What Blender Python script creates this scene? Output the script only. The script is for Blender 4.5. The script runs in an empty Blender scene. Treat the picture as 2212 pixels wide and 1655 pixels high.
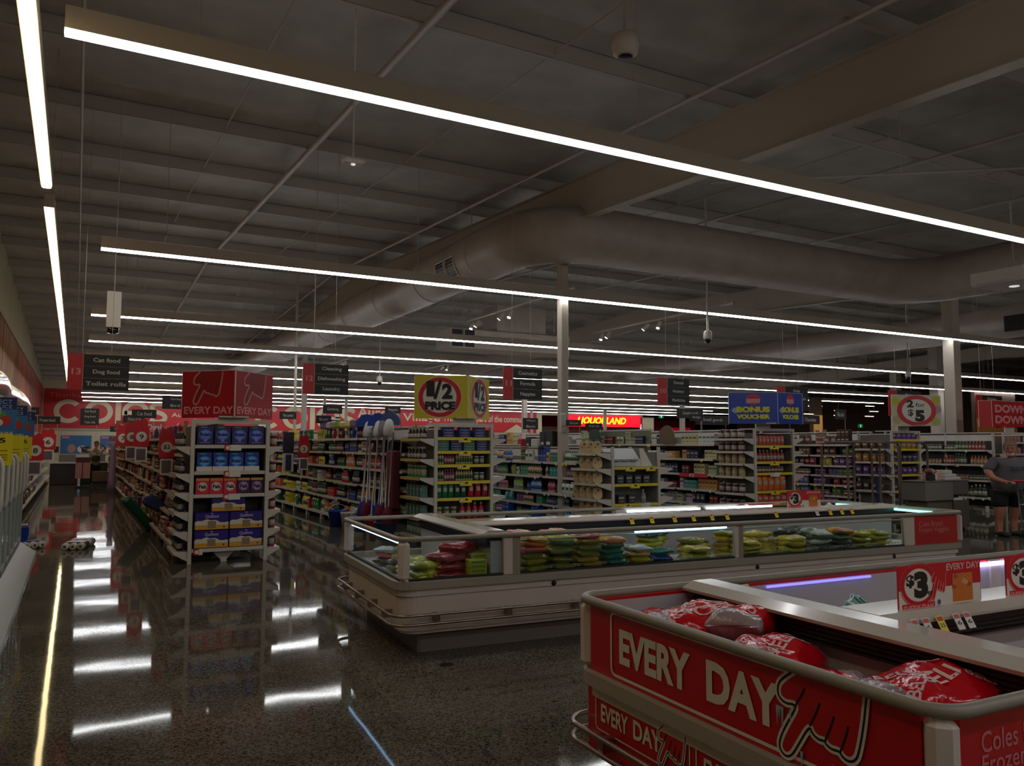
import bpy, math, random
from mathutils import Matrix, Vector
from mathutils.bvhtree import BVHTree
PI = math.pi
SC = bpy.context.scene
COL = SC.collection

# ------------------------------------------------------------------ camera, world, exposure
CAM_R = ((0.87723828, -0.03908395, -0.47846154),
         (-0.48005075, -0.06712574, -0.87466874),
         (0.00206842, 0.99697873, -0.07764755))
cd = bpy.data.cameras.new('camera'); cam = bpy.data.objects.new('camera', cd); COL.objects.link(cam)
m4 = Matrix(CAM_R).to_4x4(); m4.translation = Vector((0, 0, 1.65)); cam.matrix_world = m4
cd.sensor_width = 36; cd.lens = 1720 / 2212 * 36; cd.clip_start = 0.05; cd.clip_end = 300
SC.camera = cam
w = bpy.data.worlds.new('night'); SC.world = w; w.use_nodes = True
w.node_tree.nodes['Background'].inputs[0].default_value = (0.5, 0.55, 0.6, 1)
w.node_tree.nodes['Background'].inputs[1].default_value = 0.0
SC.view_settings.view_transform = 'Standard'; SC.view_settings.look = 'None'
SC.view_settings.exposure = 0.0; SC.view_settings.gamma = 1.0
try: SC.view_settings.use_curve_mapping = False
except Exception: pass
STRIP = 17.0       # radiance of the ceiling strips
WARM = 9.0
SC.cycles.max_bounces = 6; SC.cycles.diffuse_bounces = 3; SC.cycles.glossy_bounces = 3
SC.cycles.transparent_max_bounces = 10; SC.cycles.sample_clamp_indirect = 6.0
SC.cycles.caustics_reflective = False; SC.cycles.caustics_refractive = False

# ------------------------------------------------------------------ materials
def lin(c):
    return tuple(((v/255)/12.92 if v/255 <= .04045 else ((v/255+.055)/1.055)**2.4) for v in c)
MC = {}
def M(name, rgb=None, rough=.5, metal=0., emit=0., spec=.5, alpha=1., coat=0.):
    if name in MC: return MC[name]
    m = bpy.data.materials.new(name); MC[name] = m; m.use_nodes = True
    b = m.node_tree.nodes['Principled BSDF']; c = (*lin(rgb or (200, 200, 200)), 1)
    b.inputs['Base Color'].default_value = c; b.inputs['Roughness'].default_value = rough
    b.inputs['Metallic'].default_value = metal; b.inputs['Specular IOR Level'].default_value = spec
    if coat: b.inputs['Coat Weight'].default_value = coat; b.inputs['Coat Roughness'].default_value = .08
    if emit:
        b.inputs['Emission Color'].default_value = c; b.inputs['Emission Strength'].default_value = emit
    return m
def nodes(m):
    nt = m.node_tree; return nt, nt.nodes, nt.links, nt.nodes['Principled BSDF']
def ramp(nt, stops):
    r = nt.nodes.new('ShaderNodeValToRGB'); e = r.color_ramp.elements
    while len(e) < len(stops): e.new(.5)
    for el, (p, c) in zip(e, stops): el.position = p; el.color = (*lin(c), 1)
    return r
def noise(nt, scale, detail=3, co=None):
    n = nt.nodes.new('ShaderNodeTexNoise'); n.inputs['Scale'].default_value = scale; n.inputs['Detail'].default_value = detail
    if co: nt.links.new(co, n.inputs['Vector'])
    return n
def coord(nt, which='Object'):
    return nt.nodes.new('ShaderNodeTexCoord').outputs[which]

def floor_mat():
    m = M('polished_terrazzo', (90, 82, 70), .12, spec=.12); nt, N, L, b = nodes(m); b.inputs['Specular Tint'].default_value = (1, .9, .64, 1)
    co = coord(nt)
    v = N.new('ShaderNodeTexVoronoi'); v.inputs['Scale'].default_value = 95; L.new(co, v.inputs['Vector'])
    r1 = ramp(nt, [(0, (44, 42, 37)), (.2, (72, 68, 60)), (.45, (102, 97, 86)), (.75, (126, 120, 108)), (1, (84, 79, 70))])
    sep = N.new('ShaderNodeSeparateColor'); L.new(v.outputs['Color'], sep.inputs[0]); L.new(sep.outputs[0], r1.inputs[0])
    n2 = noise(nt, 1.1, 4, co); r2 = ramp(nt, [(.3, (205, 195, 185)), (.7, (255, 255, 255))]); L.new(n2.outputs[0], r2.inputs[0])
    mx = N.new('ShaderNodeMix'); mx.data_type = 'RGBA'; mx.blend_type = 'MULTIPLY'; mx.inputs[0].default_value = 1
    L.new(r1.outputs[0], mx.inputs[6]); L.new(r2.outputs[0], mx.inputs[7]); L.new(mx.outputs[2], b.inputs['Base Color'])
    n3 = noise(nt, .9, 2, co); n4 = noise(nt, 240, 2, co)
    bp = N.new('ShaderNodeBump'); bp.inputs['Strength'].default_value = .012; bp.inputs['Distance'].default_value = .2
    L.new(n3.outputs[0], bp.inputs['Height'])
    bp2 = N.new('ShaderNodeBump'); bp2.inputs['Strength'].default_value = .02; bp2.inputs['Distance'].default_value = .0003
    L.new(n4.outputs[0], bp2.inputs['Height']); L.new(bp.outputs[0], bp2.inputs['Normal']); L.new(bp2.outputs[0], b.inputs['Normal'])
    mr = N.new('ShaderNodeMapRange'); mr.inputs[3].default_value = .034; mr.inputs[4].default_value = .055
    L.new(n2.outputs[0], mr.inputs[0]); L.new(mr.outputs[0], b.inputs['Roughness'])
    return m
def grain_mat(name, a, bb, scale, stretch=(1, 1, 1), rough=.6, mid=.5):
    m = M(name, a, rough); nt, N, L, b = nodes(m)
    mp = N.new('ShaderNodeMapping'); mp.inputs['Scale'].default_value = stretch; L.new(coord(nt), mp.inputs[0])
    n = noise(nt, scale, 4, mp.outputs[0]); r = ramp(nt, [(mid-.2, a), (mid+.2, bb)]); L.new(n.outputs[0], r.inputs[0])
    L.new(r.outputs[0], b.inputs['Base Color']); return m
FLOOR = floor_mat()
ROOF = grain_mat('roof_sheet', (168, 164, 158), (192, 188, 182), 1.5, rough=.55)
PURLIN = M('purlin_grey', (184, 176, 168), .5)
STEEL = M('painted_steel', (186, 174, 160), .5)
DUCT = grain_mat('duct_sheet', (168, 152, 140), (182, 168, 156), 2.0, rough=.45)
GALV = M('galvanised', (190, 192, 190), .3, .7)
WALLP = grain_mat('wall_plaster', (196, 184, 150), (206, 194, 160), .8, rough=.8)
WALLC = M('wall_cream', (214, 200, 166), .8)
def wood_mat():
    m = M('timber_cladding', (170, 120, 90), .7); nt, N, L, b = nodes(m); co = coord(nt)
    sp = N.new('ShaderNodeSeparateXYZ'); L.new(co, sp.inputs[0])
    mu = N.new('ShaderNodeMath'); mu.operation = 'MULTIPLY'; mu.inputs[1].default_value = .62; L.new(sp.outputs[1], mu.inputs[0])
    fl = N.new('ShaderNodeMath'); fl.operation = 'FLOOR'; L.new(mu.outputs[0], fl.inputs[0])
    wn = N.new('ShaderNodeTexWhiteNoise'); wn.noise_dimensions = '1D'; L.new(fl.outputs[0], wn.inputs['W'])
    r = ramp(nt, [(0, (176, 146, 118)), (.35, (150, 112, 90)), (.6, (190, 150, 120)), (1, (168, 96, 76))]); L.new(wn.outputs[0], r.inputs[0])
    mp = N.new('ShaderNodeMapping'); mp.inputs['Scale'].default_value = (1, 1.2, .35); L.new(co, mp.inputs[0])
    n = noise(nt, 1.6, 5, mp.outputs[0]); r2 = ramp(nt, [(.35, (150, 96, 76)), (.6, (255, 245, 235))]); L.new(n.outputs[0], r2.inputs[0])
    mx = N.new('ShaderNodeMix'); mx.data_type = 'RGBA'; mx.blend_type = 'MULTIPLY'; mx.inputs[0].default_value = .9
    L.new(r.outputs[0], mx.inputs[6]); L.new(r2.outputs[0], mx.inputs[7])
    # the cladding turns to red paint towards the far end
    mr = N.new('ShaderNodeMapRange'); mr.inputs[1].default_value = 30; mr.inputs[2].default_value = 58; L.new(sp.outputs[1], mr.inputs[0])
    m2 = N.new('ShaderNodeMix'); m2.data_type = 'RGBA'; L.new(mr.outputs[0], m2.inputs[0]); L.new(mx.outputs[2], m2.inputs[6])
    m2.inputs[7].default_value = (*lin((190, 60, 48)), 1); L.new(m2.outputs[2], b.inputs['Base Color']); return m
WOOD = wood_mat()
WHITE = M('white_metal', (206, 198, 186), .4)
SHELF = M('shelf_metal', (214, 208, 198), .35)
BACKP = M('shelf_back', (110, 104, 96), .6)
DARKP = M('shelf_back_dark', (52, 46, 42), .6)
RED = M('sign_red', (206, 24, 36), .4)
DRED = M('panel_red', (196, 18, 26), .32, coat=.3)
BLACK = M('sign_black', (34, 33, 31), .5)
INK = M('ink_black', (18, 14, 14), .5)
SWHITE = M('print_white', (226, 220, 208), .5)
PALER = M('print_pale_red', (206, 84, 84), .5)
YEL = M('ticket_yellow', (236, 214, 20), .45)
YSIGN = M('sign_yellow', (214, 200, 30), .45)
BLUE = M('sign_blue', (24, 72, 160), .4)
DBLUE = M('poster_blue', (52, 110, 160), .45)
RAIL = M('rail_grey', (150, 142, 128), .4)
FBODY = grain_mat('freezer_body', (216, 200, 190), (222, 208, 198), 2, rough=.38)
FBAND = M('bumper_grey', (166, 156, 142), .45)
STEELT = M('stainless_tube', (170, 150, 138), .22, .9)
KICK = M('kick_plate', (128, 116, 108), .4)
FIN = M('freezer_inner', (190, 186, 190), .4)
GRILL = M('grille_dark', (26, 20, 20), .45)
FTOP = M('freezer_cap', (206, 196, 184), .18, coat=.5)
CANO = M('canopy_gloss', (180, 176, 180), .12, .5)
LED = M('led_white', (250, 253, 255), emit=STRIP)
LEDW = M('led_warm', (255, 228, 170), emit=WARM)
LEDF = M('led_freezer', (170, 205, 255), emit=8)
LEDC = M('led_cyan', (150, 240, 230), emit=2.2)
SPOT = M('spot_lens', (255, 250, 240), emit=9)
DOWN = M('downlight', (255, 225, 190), emit=7)
def glass_mat():
    m = bpy.data.materials.new('pane_glass'); m.use_nodes = True; nt = m.node_tree; nt.nodes.clear()
    o = nt.nodes.new('ShaderNodeOutputMaterial'); t = nt.nodes.new('ShaderNodeBsdfTransparent'); g = nt.nodes.new('ShaderNodeBsdfGlossy')
    t.inputs[0].default_value = (.9, .96, .95, 1); g.inputs[1].default_value = .02
    lw = nt.nodes.new('ShaderNodeLayerWeight'); lw.inputs[0].default_value = .5
    pw = nt.nodes.new('ShaderNodeMath'); pw.operation = 'POWER'; pw.inputs[1].default_value = 5; nt.links.new(lw.outputs['Facing'], pw.inputs[0])
    f = nt.nodes.new('ShaderNodeMath'); f.operation = 'MULTIPLY_ADD'; f.inputs[1].default_value = .6; f.inputs[2].default_value = .025; nt.links.new(pw.outputs[0], f.inputs[0])
    x = nt.nodes.new('ShaderNodeMixShader'); nt.links.new(f.outputs[0], x.inputs[0]); nt.links.new(t.outputs[0], x.inputs[1]); nt.links.new(g.outputs[0], x.inputs[2]); nt.links.new(x.outputs[0], o.inputs[0])
    return m
GLASS = glass_mat()

# ------------------------------------------------------------------ mesh builder
class MB:
    def __init__(s): s.v = []; s.f = []; s.mi = []; s.mats = []; s.sm = []
    def _m(s, m):
        if m not in s.mats: s.mats.append(m)
        return s.mats.index(m)
    def add(s, vs, fs, m, smooth=False, T=None):
        k = len(s.v); i = s._m(m)
        if T is not None: vs = [tuple(T @ Vector(v)) for v in vs]
        s.v += [tuple(v) for v in vs]; s.f += [tuple(k+a for a in f) for f in fs]; s.mi += [i]*len(fs); s.sm += [smooth]*len(fs)
        return s
    def box(s, x0, x1, y0, y1, z0, z1, m, T=None):
        vs = [(x, y, z) for z in (z0, z1) for y in (y0, y1) for x in (x0, x1)]
        return s.add(vs, [(0, 2, 3, 1), (4, 5, 7, 6), (0, 1, 5, 4), (2, 6, 7, 3), (0, 4, 6, 2), (1, 3, 7, 5)], m, T=T)
    def bbox(s, x0, x1, y0, y1, z0, z1, m, b=.01, T=None):
        # box with chamfered edges: three stacked outlines
        vs = []; 
        def ring(x0, x1, y0, y1, z, c): return [(x0+c, y0, z), (x1-c, y0, z), (x1, y0+c, z), (x1, y1-c, z), (x1-c, y1, z), (x0+c, y1, z), (x0, y1-c, z), (x0, y0+c, z)]
        vs += ring(x0+b, x1-b, y0+b, y1-b, z0, b*.5); vs += ring(x0, x1, y0, y1, z0+b, b); vs += ring(x0, x1, y0, y1, z1-b, b); vs += ring(x0+b, x1-b, y0+b, y1-b, z1, b*.5)
        fs = [tuple(range(7, -1, -1)), tuple(range(24, 32))]
        for k in range(3):
            for i in range(8): j = (i+1) % 8; fs.append((k*8+i, k*8+j, k*8+8+j, k*8+8+i))
        return s.add(vs, fs, m, T=T)
    def lathe(s, prof, m, n=12, cx=0, cy=0, T=None, smooth=True):
        vs = []; fs = []
        for r, z in prof:
            for i in range(n): a = 2*PI*i/n; vs.append((cx+r*math.cos(a), cy+r*math.sin(a), z))
        for k in range(len(prof)-1):
            for i in range(n): j = (i+1) % n; fs.append((k*n+i, k*n+j, (k+1)*n+j, (k+1)*n+i))
        fs.append(tuple(range(n-1, -1, -1))); fs.append(tuple((len(prof)-1)*n+i for i in range(n)))
        return s.add(vs, fs, m, smooth, T)
    def tube(s, pts, r, m, n=8, closed=False):
        P = [Vector(p) for p in pts]; k = len(P); vs = []; fs = []
        for i, p in enumerate(P):
            if closed: d = P[(i+1) % k]-P[i-1]
            else: d = P[min(i+1, k-1)]-P[max(i-1, 0)]
            d.normalize(); up = Vector((0, 0, 1)) if abs(d.z) < .95 else Vector((1, 0, 0))
            a = d.cross(up).normalized(); b = a.cross(d)
            rr = r[i] if isinstance(r, (list, tuple)) else r
            for j in range(n): t = 2*PI*j/n; vs.append(p+a*math.cos(t)*rr+b*math.sin(t)*rr)
        for i in range(k if closed else k-1):
            q = (i+1) % k
            for j in range(n): jj = (j+1) % n; fs.append((i*n+j, i*n+jj, q*n+jj, q*n+j))
        if not closed: fs.append(tuple(range(n))); fs.append(tuple((k-1)*n+j for j in range(n-1, -1, -1)))
        return s.add(vs, fs, m, n > 5)
    def prism(s, pts, h0, h1, m, axis='z', T=None):
        # polygon pts (2D) extruded along the axis
        n = len(pts)
        def mk(p, h): return {'z': (p[0], p[1], h), 'y': (p[0], h, p[1]), 'x': (h, p[0], p[1])}[axis]
        vs = [mk(p, h0) for p in pts]+[mk(p, h1) for p in pts]
        fs = [tuple(range(n-1, -1, -1)), tuple(range(n, 2*n))]+[(i, (i+1) % n, n+(i+1) % n, n+i) for i in range(n)]
        return s.add(vs, fs, m, T=T)
    def ring(s, outer, inner, z0, z1, m):
        n = len(outer); vs = [(*p, z) for z in (z0, z1) for o in (outer, inner) for p in o]; fs = []
        for i in range(n):
            j = (i+1) % n
            fs += [(i, j, 2*n+j, 2*n+i), (n+j, n+i, 3*n+i, 3*n+j), (2*n+i, 2*n+j, 3*n+j, 3*n+i), (j, i, n+i, n+j)]
        return s.add(vs, fs, m)
    def mesh(s, name):
        me = bpy.data.meshes.new(name); me.from_pydata(s.v, [], s.f)
        for m in s.mats: me.materials.append(m)
        me.polygons.foreach_set('material_index', s.mi); me.polygons.foreach_set('use_smooth', s.sm); me.update(); return me
    def obj(s, name, parent=None, loc=None, rz=0):
        return link(name, s.mesh(name), parent, loc, rz)
def link(name, data, parent=None, loc=None, rz=0):
    o = bpy.data.objects.new(name, data); COL.objects.link(o)
    if parent: o.parent = parent
    if loc: o.location = loc
    if rz: o.rotation_euler = (0, 0, rz)
    return o
def tag(o, label, cat, group=None, kind=None):
    o['label'] = label; o['category'] = cat
    if group: o['group'] = group
    if kind: o['kind'] = kind
    return o
def thing(name, label, cat, loc=(0, 0, 0), rz=0, group=None, kind=None):
    return tag(link(name, None, None, loc, rz), label, cat, group, kind)
def struct(o, kind='structure'): o['kind'] = kind; return o
def rrect(x0, x1, y0, y1, r, n=5):
    p = []
    for cx, cy, a in ((x1-r, y0+r, -90), (x1-r, y1-r, 0), (x0+r, y1-r, 90), (x0+r, y0+r, 180)):
        for i in range(n+1): t = math.radians(a+90*i/n); p.append((cx+r*math.cos(t), cy+r*math.sin(t)))
    return p

TXT = {}
def text_raw(s, bold):
    k = (s, bold)
    if k not in TXT:
        c = bpy.data.curves.new('lettering', 'FONT'); c.body = s; c.offset = bold; c.resolution_u = 3
        o = bpy.data.objects.new('lettering', c); COL.objects.link(o)
        dg = bpy.context.evaluated_depsgraph_get(); me = bpy.data.meshes.new_from_object(o.evaluated_get(dg))
        TXT[k] = ([tuple(v.co) for v in me.vertices], [tuple(p.vertices) for p in me.polygons])
        bpy.data.objects.remove(o); bpy.data.curves.remove(c); bpy.data.meshes.remove(me)
    return TXT[k]
def text(mb, s, x0, x1, z0, z1, y, mat, bold=.02, T=None):
    """writing in the local XZ plane, read from -Y, its ink stretched to the given box"""
    vs, fs = text_raw(s, bold)
    if not vs: return mb
    ax, bx = min(v[0] for v in vs), max(v[0] for v in vs); az, bz = min(v[1] for v in vs), max(v[1] for v in vs)
    return mb.add([(x0+(v[0]-ax)/(bx-ax)*(x1-x0), y, z0+(v[1]-az)/(bz-az)*(z1-z0)) for v in vs], fs, mat, T=T)
def disc(mb, cx, cz, r, y, mat, rx=None, n=28, T=None):
    rx = rx or r
    return mb.add([(cx+rx*math.cos(2*PI*i/n), y, cz+r*math.sin(2*PI*i/n)) for i in range(n)], [tuple(range(n))], mat, T=T)
def stroke(mb, pts, wd, y, mat, T=None, closed=False):
    """flat painted line in the XZ plane"""
    n = len(pts); P = [Vector((p[0], p[1])) for p in pts]; L, R = [], []
    for i in range(n):
        d = (P[(i+1) % n]-P[i-1]) if closed else (P[min(i+1, n-1)]-P[max(i-1, 0)])
        d.normalize(); nn = Vector((-d.y, d.x))*wd/2; L.append(P[i]+nn); R.append(P[i]-nn)
    vs = [(q.x, y, q.y) for q in L+R]; m = n if closed else n-1
    return mb.add(vs, [(i, (i+1) % n, n+(i+1) % n, n+i) for i in range(m)], mat, T=T)
def smooth2(pts, it=2, closed=False):
    for _ in range(it):
        q = [] if closed else [pts[0]]; n = len(pts)
        for i in range(n if closed else n-1):
            a, b = pts[i], pts[(i+1) % n]
            q += [(a[0]*.75+b[0]*.25, a[1]*.75+b[1]*.25), (a[0]*.25+b[0]*.75, a[1]*.25+b[1]*.75)]
        if not closed: q.append(pts[-1])
        pts = q
    return pts
HAND = [(320, 125), (200, 248), (172, 316), (172, 386), (200, 428), (250, 444), (300, 425), (328, 440), (240, 626), (185, 763), (172, 846), (200, 898), (240, 908), (285, 870), (340, 750), (430, 557),
        (450, 617), (500, 645), (545, 632), (556, 660), (600, 680), (655, 667), (672, 705), (720, 722), (765, 690), (790, 625), (830, 393), (858, 125)]
CREASE = [[(398, 250), (375, 320), (330, 400), (322, 440)], [(515, 335), (480, 440), (430, 560)], [(620, 400), (600, 480), (548, 632)], [(722, 440), (700, 540), (660, 668)]]
def hand(mb, x0, x1, z0, z1, y, fill, line, lw, halo=None, T=None, cr=True):
    g = lambda p: (x0+(p[0]-172)/686*(x1-x0), z1-(p[1]-125)/785*(z1-z0))
    pts = [g(p) for p in smooth2(HAND, 2)]
    if halo: stroke(mb, pts, lw*3.4, y-.0003, halo, T)
    n = len(pts)
    if fill: mb.add([(p[0], y, p[1]) for p in pts], [tuple(range(n))], fill, T=T)
    stroke(mb, pts, lw, y-.0006, line, T)
    if cr:
        for c in CREASE: stroke(mb, [g(p) for p in smooth2(c, 2)], lw, y-.0008, line if not halo else INK, T)
    return mb

# ================================================================== the building
YB, XW, XR = 63.0, -2.1, 62.0
def zl(y): return 7.43-.049*(26.2-y) if y < 26.2 else 7.43-.043*(y-26.2)
o = MB().box(XW-.2, XR+12, -8, YB+14, -.2, 0, FLOOR).obj('floor'); struct(o)
mb = MB()
for ya, yb in ((-8, 26.2), (26.2, YB+.2)):
    a, b = zl(ya)+.28, zl(yb)+.28
    mb.add([(XW-.2, ya, a), (XR, ya, a), (XR, yb, b), (XW-.2, yb, b), (XW-.2, ya, a+.1), (XR, ya, a+.1), (XR, yb, b+.1), (XW-.2, yb, b+.1)],
           [(0, 1, 2, 3), (7, 6, 5, 4), (0, 4, 5, 1), (2, 6, 7, 3)], ROOF)
roof = struct(mb.obj('ceiling'))
pm = MB(); pm.box(XW, XR, -.004, .004, 0, .24, PURLIN); pm.box(XW, XR, -.004, .07, 0, .008, PURLIN); pm.box(XW, XR, -.004, .07, .232, .24, PURLIN)
pmesh = pm.mesh('purlin')
for k in range(-4, 21):
    y = 8.4+2.65*k
    if y < YB-.5: link('purlin', pmesh, roof, (0, y, zl(y)+.035))
for X in (8.4, 21.0, 33.6, 46.2):
    mb = MB()
    for ya, yb in ((-8, 26.2), (26.2, YB)):
        for z0, z1, hw in ((-.78, -.765, .11), (-.765, .02, .006), (.02, .035, .11)):
            vs = [(X+sx*hw, y, zl(y)+z) for z in (z0, z1) for y in (ya, yb) for sx in (-1, 1)]
            mb.add(vs, [(0, 1, 3, 2), (4, 6, 7, 5), (0, 4, 5, 1), (2, 3, 7, 6), (0, 2, 6, 4), (1, 5, 7, 3)], STEEL)
    mb.obj('rafter', roof)
# thin rods bridging the purlins
for X in (2.0, 5.2, 11.4, 14.6, 17.8, 24.5, 29, 39):
    mb = MB()
    mb.tube([(X, -7, zl(-7)+.1), (X, 26.2, zl(26.2)+.1), (X, YB-.3, zl(YB)+.1)], .013, PURLIN, 5); mb.obj('tie_rod', roof)
struct(MB().box(XW-.2, XW, -8, YB, 0, 8, WALLP).obj('wall_left'))
wl = bpy.data.objects['wall_left']
MB().box(XW, XW+.03, -8, YB-.1, 2.4, 5.45, WOOD).obj('timber_cladding', wl)
MB().box(XW, XW+.05, -8, YB-.1, 5.45, 5.5, M('trim_brown', (120, 96, 76))).obj('cladding_trim', wl)
mb = MB().box(XW, 37.6, YB, YB+.2, 0, 7, WALLC)
mb.box(37.6, 50.6, YB, YB+.2, 4.4, 7, WALLC); mb.box(49.2, 50.6, YB, YB+.2, 0, 4.6, WALLC); mb.box(50.6, XR, YB, YB+.2, 4.9, 7, WALLC)
wb = struct(mb.obj('wall_back'))
MB().box(XW, 37.6, YB-.06, YB, 2.6, 2.7, STEEL).obj('rail_moulding', wb)
struct(MB().box(XR, XR+.2, -8, YB+.2, 0, 8, M('mall_brown', (70, 50, 38), .8)).obj('wall_right'))
struct(MB().box(XW-.2, XR+.2, -8.2, -8, 0, 8, WALLP).obj('wall_front'))
MB().box(36, XR, YB+9, YB+9.2, 0, 7, M('mall_wall', (120, 40, 44), .8)).obj('wall_mall').__setitem__('kind', 'structure')

# columns
def column(x, y, s, z1, box=None):
    mb = MB().bbox(x-s/2, x+s/2, y-s/2, y+s/2, 0, z1, STEEL, .012)
    o = struct(mb.obj('column'))
    if box: MB().bbox(x-.13, x-.01, y-s/2-.05, y-s/2, box, box+.32, WHITE, .01).obj('switch_box', o); MB().box(x-.15, x+.03, y-s/2-.1, y-s/2, box-.04, box, STEEL).obj('bracket', o)
for x, y, s, z1, b in ((8.5, 13.42, .17, 6.2, 1.95), (21.25, 13.42, .32, 6.4, None), (8.4, 33.6, .2, 6.4, None), (13.8, 50, .16, 5.8, None), (15.2, 50, .16, 5.8, None),
                       (21, 37, .24, 6.2, None), (33.6, 39, .26, 6.1, None), (6.3, 26.4, .08, 7.4, None), (33.6, 58, .2, 5.6, None), (39.0, 55, .22, 5.6, None), (46.2, 33, .5, 6.4, None), (40.5, 26.5, .5, 7.4, None)):
    column(x, y, s, z1, b)

# ceiling strips: one continuous run each
SY = [6.33, 13.3, 20.3, 25.5, 30.5, 36.0, 41.2, 46.8, 51.5, 56.0, 61.0]
SX0 = [-.18, .23, .21, .23, .2, .2, .2, .2, .2, .25, .35]
SX1 = [30, 34, 47, 47, 43.7, 49, 49, 49, 47.7, 54, 54]
ORD = ['first', 'second', 'third', 'fourth', 'fifth', 'sixth', 'seventh', 'eighth', 'ninth', 'tenth', 'eleventh', 'twelfth', 'thirteenth', 'fourteenth', 'fifteenth', 'sixteenth']
def strip(x0, x1, y, z, along, led, label, wx):
    Lg = x1-x0; mb = MB(); mb.box(0, Lg, -.058, .058, .022, .19, STEEL)
    rz = 0 if along == 'x' else PI/2
    t = thing('strip_light', label, 'ceiling light', (x0, y, z) if along == 'x' else (x0, y, z), rz, 'strip lights under the roof')
    mb.obj('housing', t)
    mb = MB(); k = 0; n = max(1, round(Lg/2.9)); s = Lg/n
    for k in range(n):
        a, b = k*s+(.01 if k else 0), (k+1)*s-.0
        mb.prism([(-.052, .022), (-.048, .0), (-.03, -.01), (.03, -.01), (.048, .0), (.052, .022)], a, b, led, 'x')
    mb.obj('diffuser', t)
    for q in wx:
        yy = y if along == 'x' else y+q
        MB().tube([(q, 0, .18), (q, 0, zl(yy)-z+.27)], .006, PURLIN, 4).obj('hanging_wire', t)
    return t
for i, (y, a, b) in enumerate(zip(SY, SX0, SX1)):
    strip(a, b, y, 4.57, 'x', LED, 'long white strip light crossing the store, %s row counted from the chest freezers' % ORD[i], [.9+4.2*k for k in range(int((b-a)/4.2))])
for y, l in ((-.9, 'white strip light crossing the store over the near freezer'), (-5.5, 'white strip light crossing the store behind the near freezer')):
    strip(-.1, 30, y, 4.57, 'x', LED, l, [.9+4.2*k for k in range(6)])
def warm(y0, y1, label):
    t = strip(-.40, -.40+(y1-y0), y0, 4.57, 'y', LEDW, label, [.8+3.6*k for k in range(max(1, int((y1-y0)/3.6)))])
    return t
warm(1.2, 10.35, 'warm strip light running along the timber wall, on the near side of the gap')
warm(11.3, 46.6, 'long warm strip light running along the timber wall beyond the gap')
mb = MB(); mb.tube([(-.1, -6, zl(-6)-.2), (-.1, 26.2, zl(26.2)-.2), (-.1, 60, zl(60)-.2)], .022, PURLIN, 6)
tag(mb.obj('conduit'), 'thin conduit running beside the warm strip light under the roof', 'pipe')
for X, r, lb in ((3.42, .055, 'thick sprinkler pipe running under the roof above the end display with the pointing hands'), (7.45, .032, 'slim sprinkler pipe running under the roof beside the round duct')):
    mb = MB(); mb.tube([(X, -7, zl(-7)-.02), (X, 26.2, zl(26.2)-.02), (X, 61, zl(61)-.02)], r, PURLIN, 8)
    tag(mb.obj('sprinkler_pipe'), lb, 'pipe')
for X, r, lb in ((12.6, .03, 'slim pipe under the roof in front of the elbow of the round duct'), (16.3, .03, 'slim pipe under the roof, farther from the timber wall than the duct elbow')):
    mb = MB(); mb.tube([(X, -7, zl(-7)-.02), (X, 26.2, zl(26.2)-.02), (X, 61, zl(61)-.02)], r, PURLIN, 8); tag(mb.obj('sprinkler_pipe'), lb, 'pipe')
mb = MB(); mb.tube([(9.5, 10.2, zl(10.2)-.45), (13, 7.6, zl(7.6)-.3), (17.5, 4.5, zl(4.5)-.1)], .025, PURLIN, 6); tag(mb.obj('roof_brace'), 'diagonal brace rod crossing under the dark roof', 'brace')

# big round duct
def bend(c, r, a0, a1, z, n=10): return [(c[0]+r*math.cos(math.radians(a0+(a1-a0)*i/n)), c[1]+r*math.sin(math.radians(a0+(a1-a0)*i/n)), z) for i in range(n+1)]
DZ, DR = 5.77, .56
path = [(7.7, 52, DZ), (7.7, 44, DZ), (7.7, 36, DZ), (7.7, 28, DZ), (7.7, 20, DZ)]+bend((8.9, 14.0), 1.2, 180, 270, DZ)+[(13, 12.8, DZ)]+bend((17.45, 11.6), 1.2, 90, 0, DZ)+[(18.65, 6, DZ), (18.65, -2, DZ)]
duct = thing('round_duct', 'large round air duct that turns two corners under the roof', 'air duct')
MB().tube(path, DR, DUCT, 32).obj('duct_shell', duct)
for y in (15.2, 18.2, 21.2, 24.2, 27.2, 30.2, 33.2, 38, 43): MB().lathe([(DR+.012, -.02), (DR+.012, .02)], DUCT, 32, T=Matrix.Translation((7.7, y, DZ)) @ Matrix.Rotation(PI/2, 4, 'X')).obj('seam_band', duct)
for y in (16, 22, 28, 34, 40): MB().tube([(7.7, y, DZ+DR-.01), (7.7, y, zl(y)+.27)], .012, PURLIN, 5).obj('hanger', duct)
# the grille sits on the duct's side towards the aisles
mb = MB()
for g in range(2):
    y0 = 15.75+g*.52; N = 6
    for j in range(N+1):
        a = math.radians(178+44*j/N); x = 7.7+(DR+.012)*math.cos(a); z = DZ+(DR+.012)*math.sin(a)
        if j < N:
            a2 = math.radians(178+44*(j+1)/N); x2 = 7.7+(DR+.012)*math.cos(a2); z2 = DZ+(DR+.012)*math.sin(a2)
            mb.add([(x, y0, z), (x, y0+.46, z), (x2, y0+.46, z2), (x2, y0, z2)], [(0, 1, 2, 3)], GRILL)
            mb.tube([(x-.012, y0, z), (x-.012, y0+.46, z)], .006, STEEL, 4)
    pts = [(7.7+(DR+.02)*math.cos(math.radians(178+44*j/6)), y0+q, DZ+(DR+.02)*math.sin(math.radians(178+44*j/6))) for q, rng in ((0, range(7)), (.46, range(6, -1, -1))) for j in rng]
    mb.tube(pts, .014, WHITE, 4, True)
mb.obj('air_grille', duct)
d2 = thing('round_duct', 'straight air duct running to the back of the store beyond the second column', 'air duct')
MB().tube([(26.9, 13, 5.75), (26.9, 60, 5.75)], .55, DUCT, 24).obj('duct_shell', d2)
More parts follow.
